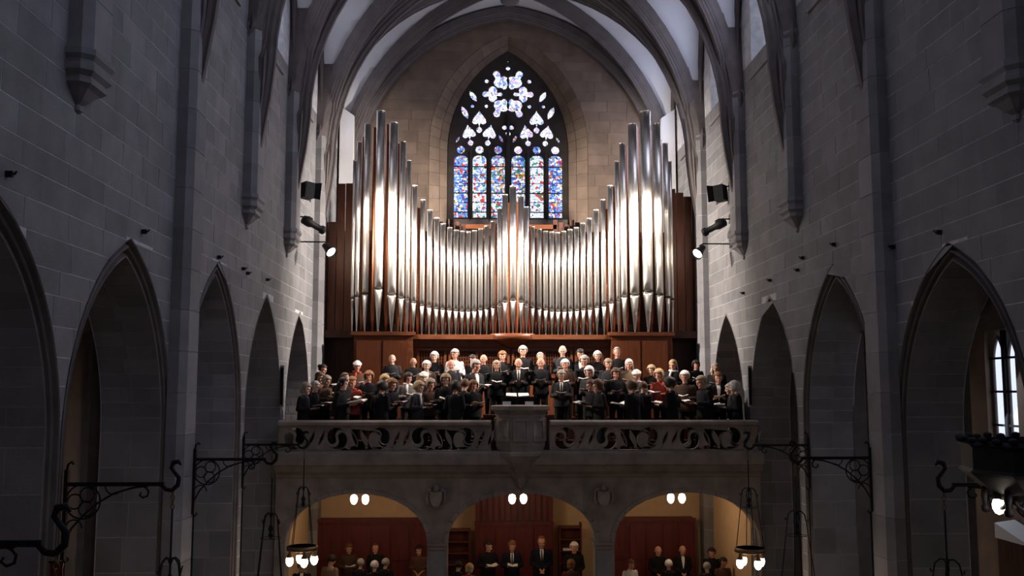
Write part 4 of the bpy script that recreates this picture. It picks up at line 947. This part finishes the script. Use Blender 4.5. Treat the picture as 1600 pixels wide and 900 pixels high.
def hair_mesh(kind):
    rnd = random.Random(kind); b = MB(); n, m = 22, 14; cx, cy, cz = 0, .012, 1.663
    th = {'bald': .003, 'short': .009, 'curly': .017, 'bob': .013, 'long': .012, 'hat': .017, 'bun': .009, 'receding': .005}[kind]
    rx, ry, rz = .076+th, .096+th, .085+th; keep = {}
    def inside(az, el):
        x, y, z = rx*math.cos(el)*math.cos(az), ry*math.cos(el)*math.sin(az), rz*math.sin(el)
        if kind == 'bald': return y > -.035 and -.05 < z < .025
        if kind == 'receding': return (y > -.03 and z > -.05) or (z > .075)
        if kind == 'hat': return z > .018
        if kind in ('short', 'bun'): return (z > .045) or (y > -.03 and z > -.06)
        return (z > .042) or (y > -.05 and z > -.085)
    vs_, fs = [], []
    for i in range(m+1):
        el = -PI/2+PI*i/m
        for j in range(n):
            az = 2*PI*j/n; k = 1+(rnd.uniform(-.10, .12) if kind == 'curly' else rnd.uniform(-.02, .025) if kind != 'hat' else 0)
            vs_.append((cx+rx*k*math.cos(el)*math.cos(az), cy+ry*k*math.cos(el)*math.sin(az), cz+rz*k*math.sin(el)))
    for i in range(m):
        for j in range(n):
            if inside(2*PI*(j+.5)/n, -PI/2+PI*(i+.5)/m): fs.append((i*n+j, i*n+(j+1) % n, (i+1)*n+(j+1) % n, (i+1)*n+j))
    b.add(vs_, fs, True)
    me = b.mesh('tmp'); bm = bmesh.new(); bm.from_mesh(me); bmesh.ops.delete(bm, geom=[v for v in bm.verts if not v.link_faces], context='VERTS'); bm.to_mesh(me); bm.free()
    def st(o):
        s_ = o.modifiers.new('s', 'SOLIDIFY'); s_.thickness = th+.006; s_.offset = -1
        q = o.modifiers.new('b', 'SUBSURF'); q.levels = 1
    me = evaluated(me, st)
    b = MB(); b.add([tuple(v.co) for v in me.vertices], [tuple(p.vertices) for p in me.polygons], True)
    if kind in ('long', 'bob'):
        rs = []; zl = 1.36 if kind == 'long' else 1.54
        for i in range(6):
            z = 1.66+(zl-1.66)*i/5; k = 1+.12*math.sin(PI*i/5); ring = []
            for j in range(10): a = -.35+(PI+.7)*j/9; ring.append((.084*k*math.cos(a), .03+.085*k*math.sin(a), z))
            for j in range(10): a = PI+.35-(PI+.7)*j/9; ring.append((.068*k*math.cos(a), .03+.06*k*math.sin(a), z))
            rs.append(ring)
        b.rings(rs)
    if kind == 'bun': b.ball((0, .135, 1.69), (.045, .04, .045), 10, 7)
    if kind == 'hat': b.lathe([(.08, 1.672), (.098, 1.67), (.10, 1.69), (.09, 1.71)], 18, (0, .012, 0), sy=1.18)
    return hd(b).mesh('hair', M['iron'])
def eyes_mesh():
    b = MB()
    for s_ in (-1, 1): b.ball((s_*.029, -.083, 1.648), (.0085, .006, .006), 8, 6)
    return hd(b).mesh('eyes', M['eye'])
def glasses_mesh():
    b = MB()
    for s_ in (-1, 1):
        b.tube([(s_*.031+.022*math.cos(2*PI*i/12), -.103, 1.646+.017*math.sin(2*PI*i/12)) for i in range(12)], .0025, 4, closed=True); b.tube([(s_*.053, -.10, 1.65), (s_*.084, 0, 1.65)], .002, 4)
    b.tube([(-.009, -.105, 1.648), (.009, -.105, 1.648)], .0025, 4); return hd(b).mesh('glasses', M['iron'])
def strip(name, rows, off, m):      # patch lying on the jacket front: rows of (z, half width)
    b = MB(); f1 = []
    def fy(x, z):
        pr = [(1.475, .075, .068), (1.455, .10, .08), (1.43, .165, .10), (1.38, .205, .118), (1.28, .205, .13), (1.14, .185, .128), (1.0, .195, .135)]
        for (za, xa, ya), (zb, xb, yb) in zip(pr, pr[1:]):
            if zb <= z <= za: t = (za-z)/(za-zb); rx, ry = xa+(xb-xa)*t, ya+(yb-ya)*t; return .015-ry*math.sqrt(max(1-(x/rx)**2, 0))-off
        return -.06-off
    rs = []
    for z, h_ in rows: rs.append([(x, fy(x, z), z) for x in (-h_, -h_/2, 0, h_/2, h_)]+[(x, fy(x, z)+.02, z) for x in (h_, h_/2, 0, -h_/2, -h_)])
    return b.rings(rs, smooth=False).mesh(name, m)
BODY = [body_mesh(0), body_mesh(1)]; JAC = [jacket_mesh(0), jacket_mesh(1)]; COAT = jacket_mesh(0, True); TR = trousers_mesh(); SHO = shoes_mesh(); EY = eyes_mesh(); GLS = glasses_mesh()
HAIR = {k: hair_mesh(k) for k in ('bald', 'short', 'curly', 'bob', 'long', 'hat', 'bun', 'receding')}
SHIRT = strip('shirt_front', [(1.47, .045), (1.40, .045), (1.30, .035), (1.20, .02), (1.12, .004)], .006, M['page'])
TIE = strip('tie', [(1.46, .012), (1.40, .014), (1.28, .02), (1.15, .018), (1.12, .004)], .012, M['cover'])
b = MB(); b.tube([(.095*math.cos(2*PI*i/16), .01+.085*math.sin(2*PI*i/16), 1.475-.012*math.cos(2*PI*i/16*1)) for i in range(16)], .032, 8, closed=True); b.tube([(-.04, -.09, 1.46), (-.06, -.13, 1.35), (-.05, -.135, 1.22)], [.03, .03, .02], 8); SCARF = b.mesh('scarf', M['page'])
SK = {k: mat('skin_'+k, c, .5, noise=.06) for k, c in dict(fair=(.60, .36, .27), rosy=(.58, .29, .21), tan=(.42, .23, .15), brown=(.20, .10, .065)).items()}
HC = {k: mat('hair_'+k, c, .6, noise=.25, nscale=30, stretch=(1, 1, .3)) for k, c in dict(white=(.78, .76, .74), grey=(.34, .32, .30), ash=(.26, .21, .16), blond=(.42, .29, .16), brown=(.09, .045, .025), dark=(.02, .014, .012), red=(.20, .085, .035)).items()}
CL_ = {k: mat('cloth_'+k, c, .85, noise=.12, spec=.12) for k, c in dict(black=(.013, .013, .015), char=(.03, .03, .033), brown=(.06, .035, .025), navy=(.012, .014, .025), grey=(.16, .15, .15), white=(.68, .66, .64), red=(.32, .055, .035), tan=(.26, .19, .13), coat=(.10, .05, .035)).items()}
def setm(o, m):
    o.material_slots[0].link = 'OBJECT'; o.material_slots[0].material = m
COV = MB().add([(-.155, -.12, .03), (0, -.12, 0), (.155, -.12, .03), (.155, .12, .03), (0, .12, 0), (-.155, .12, .03), (-.155, -.12, .037), (0, -.12, .007), (.155, -.12, .037), (.155, .12, .037), (0, .12, .007), (-.155, .12, .037)],
    [(0, 1, 4, 5), (1, 2, 3, 4), (6, 7, 10, 11), (7, 8, 9, 10), (0, 1, 7, 6), (1, 2, 8, 7), (2, 3, 9, 8), (3, 4, 10, 9), (4, 5, 11, 10), (5, 0, 6, 11)]).mesh('cover', M['cover'])
def pg(s_): return MB().add([(s_*.004, -.11, .012), (s_*.08, -.11, .034), (s_*.145, -.11, .048), (s_*.145, .11, .048), (s_*.08, .11, .034), (s_*.004, .11, .012), (s_*.004, -.11, .009), (s_*.08, -.11, .025), (s_*.145, -.11, .036), (s_*.145, .11, .036), (s_*.08, .11, .025), (s_*.004, .11, .009)],
    [(0, 1, 4, 5), (1, 2, 3, 4), (6, 7, 10, 11), (7, 8, 9, 10), (0, 1, 7, 6), (1, 2, 8, 7), (2, 3, 9, 8), (5, 0, 6, 11)]).mesh('page', M['page'])
PG = [pg(-1), pg(1)]
def person(px, top, Y, floor, face, hair, hc, cloth, label, skin='fair', ex='', where='', book='black', hold=0, bl=None):
    w0 = atY(px, top, Y); w0.x = max(-5.2, min(5.2, w0.x)); h_ = min(max((w0.z-floor)/1.755, .82), 1.13)
    o = bpy.data.objects.new('person', BODY[hold]); C.objects.link(o); o.location = (w0.x, Y, floor); sw = random.uniform(.97, 1.06)
    o.rotation_euler = (0, 0, R(face)); o.scale = (h_*sw, h_*sw, h_); tag(o, label, 'person', None)
    setm(o, SK[skin])
    def ch(name, me, m=None):
        c = bpy.data.objects.new(name, me); C.objects.link(c); c.parent = o
        if m: setm(c, m)
        return c
    ch('hat' if hair == 'hat' else 'hair', HAIR[hair], HC[hc]); ch('eyes', EY)
    if 'c' in ex: ch('coat', COAT, CL_[cloth])
    else: ch('jacket', JAC[hold], CL_[cloth]); ch('trousers', TR, CL_['black'])
    ch('shoes', SHO)
    if 's' in ex: ch('shirt_front', SHIRT)
    if 't' in ex: ch('tie', TIE)
    if 'g' in ex: ch('glasses', GLS)
    if 'f' in ex: ch('scarf', SCARF, CL_['white'])
    if 'r' in ex: ch('scarf', SCARF, CL_['red'])
    if book:
        rz = Matrix.Rotation(R(face), 4, 'Z'); e = bpy.data.objects.new('music_folder', None); C.objects.link(e); e.empty_display_size = .1
        p = rz @ Vector((0, -.385*h_*sw, 1.195*h_)); e.location = (w0.x+p.x, Y+p.y, floor+p.z); k = .88 if book != 'big' else 1.5
        e.rotation_euler = (R(random.uniform(-12, 9)), R(random.uniform(-6, 6)), R(face)); e.scale = (k, k, k)
        tag(e, (bl or ('open music folder held by the '+label))[:150], 'folder', None)
        words = e['label'].split()
        if len(words) > 16: e['label'] = ' '.join(words[:16])
        cc = bpy.data.objects.new('cover', COV); C.objects.link(cc); cc.parent = e; setm(cc, {'black': M['cover'], 'red': M['redcover'], 'beige': M['beige'], 'white': M['page'], 'big': M['page']}[book])
        for q in PG: d = bpy.data.objects.new('page', q); C.objects.link(d); d.parent = e
    return o
PEOPLE = [
 (476, 600, 0, 75, 'bob', 'ash', 'black', 'leftmost singer with ash blond hair bent over music at the rail', 'fair', 'c'),
 (491, 597, 1, 70, 'short', 'grey', 'black', 'grey-brown haired singer just behind the leftmost singer', 'fair', ''),
 (503, 571, 3, 60, 'bun', 'dark', 'black', 'dark-haired singer with tied hair in the left back corner', 'rosy', ''),
 (498, 583, 2.3, 60, 'short', 'brown', 'coat', 'small brown-haired singer half hidden at the far left', 'rosy', ''),
 (509, 589, 1.6, 50, 'curly', 'ash', 'brown', 'curly ash-haired singer in a brown top at the left', 'tan', '', 'beige'),
 (558, 565, 3, 15, 'hat', 'white', 'coat', 'singer in a white knitted hat and red scarf at left', 'rosy', 'r'),
 (576, 582, 2, 5, 'curly', 'red', 'black', 'singer with curly ginger hair right of the white hat', 'rosy', ''),
 (538, 584, 1, 50, 'receding', 'brown', 'black', 'singer with a high forehead behind the long-haired woman', 'fair', ''),
 (534, 591, 0, 80, 'long', 'dark', 'black', 'woman with long dark hair at the rail, second group from left', 'fair', 'c', 'big'),
 (550, 590, 1.5, 20, 'short', 'red', 'red', 'red-haired singer in a red top at the left', 'rosy', 'r'),
 (613, 555, 4, 0, 'bald', 'white', 'char', 'tall bald man in a dark jacket, leftmost in the back row', 'fair', ''),
 (600, 587, 1.45, 40, 'bob', 'blond', 'black', 'blond singer with a bob below the leftmost bald man', 'fair', ''),
 (611, 594, .7, 45, 'curly', 'red', 'black', 'singer with curly reddish hair near the rail at left', 'rosy', '', 'red'),
 (596, 598, 0, 150, 'curly', 'dark', 'black', 'dark-haired singer with back turned at the rail, left group', 'fair', 'c'),
 (646, 560, 3.6, 0, 'bald', 'grey', 'black', 'bald man in black with dark glasses in the back row', 'tan', 'g'),
 (679, 551, 4, 0, 'short', 'white', 'black', 'white-haired man in black beside the big man in white', 'fair', ''),
 (666, 565, 3, 10, 'short', 'white', 'tan', 'white-haired singer in a tan cardigan over a white shirt', 'fair', 's'),
 (712, 547, 4, 0, 'short', 'grey', 'white', 'large man in a white shirt in the back row', 'rosy', ''),
 (705, 563, 3, 0, 'bald', 'grey', 'char', 'older balding man in front of the man in white', 'rosy', ''),
 (742, 564, 2.5, 35, 'short', 'grey', 'char', 'grey-haired man in an open jacket and white shirt', 'rosy', 's'),
 (738, 556, 4, 10, 'short', 'dark', 'black', 'dark-haired man behind the grey man in the open jacket', 'rosy', ''),
 (755, 555, 3.6, 0, 'bald', 'grey', 'black', 'bald man in black right of the dark-haired man', 'rosy', ''),
 (638, 584, 2, 20, 'bob', 'dark', 'grey', 'dark-haired woman in a grey cardigan and white scarf', 'rosy', 'f'),
 (662, 582, 2.5, 10, 'hat', 'white', 'black', 'singer in a white cap in the left middle rows', 'fair', ''),
 (699, 586, 1, 0, 'bob', 'blond', 'black', 'blond singer with glasses and bob in the left middle', 'fair', 'g'),
 (653, 598, .4, 60, 'curly', 'blond', 'char', 'singer with wavy blond hair near the rail', 'fair', 'f'),
 (672, 594, 1.45, 30, 'curly', 'ash', 'brown', 'curly ash-haired singer beside the white cap', 'rosy', ''),
 (712, 598, 0, 165, 'curly', 'dark', 'black', 'singer with frizzy dark hair and back turned at the rail', 'fair', 'c'),
 (723, 594, 1.3, 150, 'short', 'brown', 'black', 'brown-haired singer turned away behind the frizzy-haired one', 'fair', ''),
 (738, 596, .5, 20, 'bob', 'red', 'black', 'strawberry blond singer looking down left of the pulpit', 'rosy', '', 'beige'),
 (776, 564, 3, 0, 'long', 'ash', 'black', 'woman with long hair standing left of the console', 'tan', ''),
 (785, 550, 4, 0, 'short', 'red', 'black', 'reddish-haired man in the back row behind the console', 'rosy', ''),
 (817, 542, 4, 0, 'short', 'grey', 'black', 'tall grey-haired man at the middle of the back row', 'rosy', ''),
 (810, 561, 3, 0, 'bald', 'grey', 'black', 'bald man in a white shirt and tie behind the lit score', 'rosy', 'st', None),
 (844, 552, 4, 0, 'receding', 'grey', 'black', 'man half hidden behind the bald man right of the console', 'rosy', ''),
 (845, 560, 3, -5, 'bald', 'grey', 'black', 'bald man in black right of the lit score', 'rosy', ''),
 (879, 541, 4, -5, 'bald', 'white', 'char', 'tallest bald man with glasses in the back row at right', 'fair', 'g'),
 (883, 563, 3, -10, 'short', 'white', 'brown', 'white-haired singer below the tallest bald man', 'rosy', ''),
 (877, 580, 1.7, -5, 'short', 'grey', 'char', 'grey-haired man with glasses and tie nearest right of the pulpit', 'rosy', 'gst', 'red'),
 (907, 547, 4, -5, 'short', 'dark', 'black', 'dark-haired man in a white collar in the right back row', 'tan', 's'),
 (913, 557, 3.2, -10, 'short', 'grey', 'black', 'man with glasses in front of the dark-haired man', 'rosy', 'g'),
 (933, 550, 4, -5, 'short', 'white', 'black', 'white-haired man in black in the right back row', 'fair', ''),
 (921, 574, 2, -20, 'bob', 'white', 'char', 'white-haired woman looking down in the right middle rows', 'rosy', ''),
 (950, 562, 3, -5, 'short', 'ash', 'char', 'ash-haired man left of the white-haired woman with long hair', 'rosy', ''),
 (964, 544, 4, -5, 'receding', 'grey', 'black', 'tall man with thin grey hair, rightmost in the back row', 'rosy', ''),
 (983, 562, 3, -15, 'long', 'white', 'tan', 'woman with long white hair in the right group', 'rosy', ''),
 (995, 579, 2, -20, 'hat', 'white', 'grey', 'singer in a white cap in the right group', 'rosy', 'f'),
 (962, 577, 2, -5, 'bob', 'brown', 'black', 'brown-haired woman with a bob holding a folder at right', 'rosy', ''),
 (925, 595, 1, -60, 'short', 'brown', 'black', 'brown-haired singer in profile near the rail right of the pulpit', 'rosy', ''),
 (936, 595, .1, -75, 'bob', 'brown', 'black', 'brown-haired singer with a bob at the rail right of the pulpit', 'fair', 'c'),
 (989, 596, 0, -150, 'curly', 'brown', 'black', 'curly brown-haired singer with back turned at the rail', 'fair', 'c', 'big'),
 (1004, 598, .5, 160, 'short', 'brown', 'black', 'singer with short brown hair turned away, right of the curly one', 'fair', ''),
 (1018, 572, 3, -20, 'bob', 'blond', 'black', 'blond singer in black in the right group', 'fair', ''),
 (1030, 579, 2, -30, 'curly', 'blond', 'red', 'blond curly-haired singer in a bright red top', 'rosy', '', 'white'),
 (1052, 563, 3.5, -25, 'long', 'blond', 'black', 'woman with long blond hair at the back of the right group', 'rosy', 'f'),
 (1048, 592, 0, -130, 'curly', 'dark', 'black', 'dark curly-haired singer at the rail in the right group', 'fair', 'c'),
 (1070, 581, 1.5, -20, 'short', 'white', 'brown', 'white-haired singer in a brown jacket at right', 'rosy', ''),
 (1091, 565, 3.5, -5, 'curly', 'dark', 'black', 'singer with big dark curly hair standing apart at right', 'rosy', ''),
 (1098, 589, .4, -70, 'short', 'ash', 'black', 'ash-haired singer in profile at the rail, right end', 'rosy', 'c'),
 (1126, 568, 3, -20, 'long', 'ash', 'black', 'woman with long ash hair at the right end', 'tan', ''),
 (1122, 583, 1.4, -10, 'short', 'red', 'black', 'red-haired singer in an open white collar at right end', 'rosy', 's', 'beige'),
 (1157, 574, 3, 170, 'bald', 'grey', 'black', 'bald man in a grey shirt at the far right back', 'fair', '', None),
 (1163, 598, 0, -110, 'curly', 'grey', 'black', 'rightmost singer with curly grey hair at the rail', 'fair', 'c'),
 (1149, 601, .7, -100, 'short', 'grey', 'char', 'grey-haired singer half hidden left of the rightmost singer', 'fair', ''),
]
pos = []
for pr in PEOPLE:
    row = pr[2]; i = min(int(row), 3); pos.append([0, RY[i]+(RY[i+1]-RY[i])*(row-i)])
home = [list(p) for p in pos]
for it in range(160):            # let neighbours stand clear of each other, front to back
    for a in range(len(pos)):
        xa = max(-5.2, min(5.2, atY(PEOPLE[a][0], PEOPLE[a][1], pos[a][1]).x+pos[a][0]))
        for b in range(a+1, len(pos)):
            xb = max(-5.2, min(5.2, atY(PEOPLE[b][0], PEOPLE[b][1], pos[b][1]).x+pos[b][0])); dx, dy = xb-xa, pos[b][1]-pos[a][1]
            fx, fy = abs(dx)/.46, abs(dy)/.36
            if fx < 1 and fy < 1:
                sg = 1 if dy >= 0 else -1; m_ = .03*(1-max(fx, fy))+.004
                pos[a][1] -= sg*m_; pos[b][1] += sg*m_; sx_ = 1 if dx >= 0 else -1
                pos[a][0] -= sx_*m_*.35; pos[b][0] += sx_*m_*.35
    for k, p in enumerate(pos):
        p[1] = max(22.72, min(25.95, p[1]+(home[k][1]-p[1])*.01)); p[0] = max(-.12, min(.12, p[0]*.995))
for pr, ps in zip(PEOPLE, pos):
    px, top, row, face, hair, hc, cloth, label, skin, ex = pr[:10]; bk = pr[10] if len(pr) > 10 else 'black'
    Y = ps[1]; k = max([0]+[q for q in range(1, 5) if Y >= RY[q]-.33])
    person(px+ps[0]*1500/Y, top, Y, RZ[k], face, hair, hc, cloth, label, skin, ex, book=bk, hold=0)
LOW = [
 (545, 850, 25.8, 15, 'short', 'brown', 'brown', 'man in brown against the red panelling, leftmost of those standing there', 'tan', '', 'black'),
 (587, 850, 25.8, 0, 'receding', 'brown', 'black', 'man in black at the centre of the left arch', 'rosy', '', None),
 (655, 853, 25.8, -5, 'short', 'dark', 'coat', 'man in a brown coat beside the left arcade pier', 'rosy', 'c', None),
 (563, 882, 24.6, 175, 'short', 'grey', 'black', 'grey head seen from behind below the left arch', 'fair', '', None),
 (585, 878, 24.0, 175, 'short', 'white', 'black', 'white-haired listener seen from behind in the left arch', 'fair', '', None),
 (602, 886, 24.6, 170, 'short', 'grey', 'black', 'grey-haired listener right of the white-haired one', 'fair', '', None),
 (517, 868, 24.2, 150, 'short', 'dark', 'tan', 'listener in a tan jacket turned away at left', 'fair', '', None),
 (472, 878, 23.6, 5, 'short', 'dark', 'black', 'person in a dark suit and white shirt below the left lamp', 'tan', 's', None),
 (763, 846, 25.5, 15, 'short', 'dark', 'black', 'person in black reading at the left of the door lobby', 'fair', '', 'white'),
 (800, 846, 25.5, 0, 'short', 'red', 'navy', 'man in a suit and pale tie before the door lobby', 'rosy', 'st', 'black'),
 (846, 839, 25.5, 0, 'receding', 'red', 'navy', 'man in a navy suit, white shirt and dark tie, hands clasped', 'rosy', 'st', None),
 (897, 848, 25.2, 0, 'short', 'white', 'black', 'white-haired man in black before the right book shelf', 'rosy', '', None),
 (892, 876, 24.0, 175, 'bob', 'red', 'coat', 'red-haired person seen from behind in the middle arch', 'fair', '', None),
 (716, 886, 24.2, 160, 'short', 'dark', 'black', 'dark-haired listener low at the left of the middle arch', 'fair', '', None),
 (733, 893, 23.8, 160, 'bob', 'blond', 'red', 'blond listener low beside the left book shelf', 'fair', '', None),
 (985, 880, 24.3, 20, 'short', 'brown', 'white', 'person in white bending low in the right arch', 'rosy', '', None),
 (1028, 854, 25.6, 0, 'bald', 'grey', 'black', 'elderly bald man in black before the right red panelling', 'rosy', '', None),
 (1066, 853, 25.6, 0, 'bald', 'grey', 'black', 'bald man in an open jacket over a grey shirt in the right arch', 'rosy', 's', None),
 (1045, 882, 24.2, 175, 'short', 'white', 'black', 'white-haired listener seen from behind in the right arch', 'fair', '', None),
 (1112, 857, 25.4, -10, 'short', 'dark', 'black', 'dark-haired man at the right edge of the red panelling', 'rosy', '', None),
 (1137, 872, 24.4, 10, 'short', 'dark', 'coat', 'person in dark brown beside the right lamp', 'tan', '', None),
 (1105, 893, 23.8, 175, 'short', 'grey', 'black', 'grey head low in front at the right arch', 'fair', '', None),
]
for px, top, Y, face, hair, hc, cloth, label, skin, ex, bk in LOW:
    person(px, top, Y, 0, face, hair, hc, cloth, label, skin, ex, book=bk, hold=0 if bk else 1)
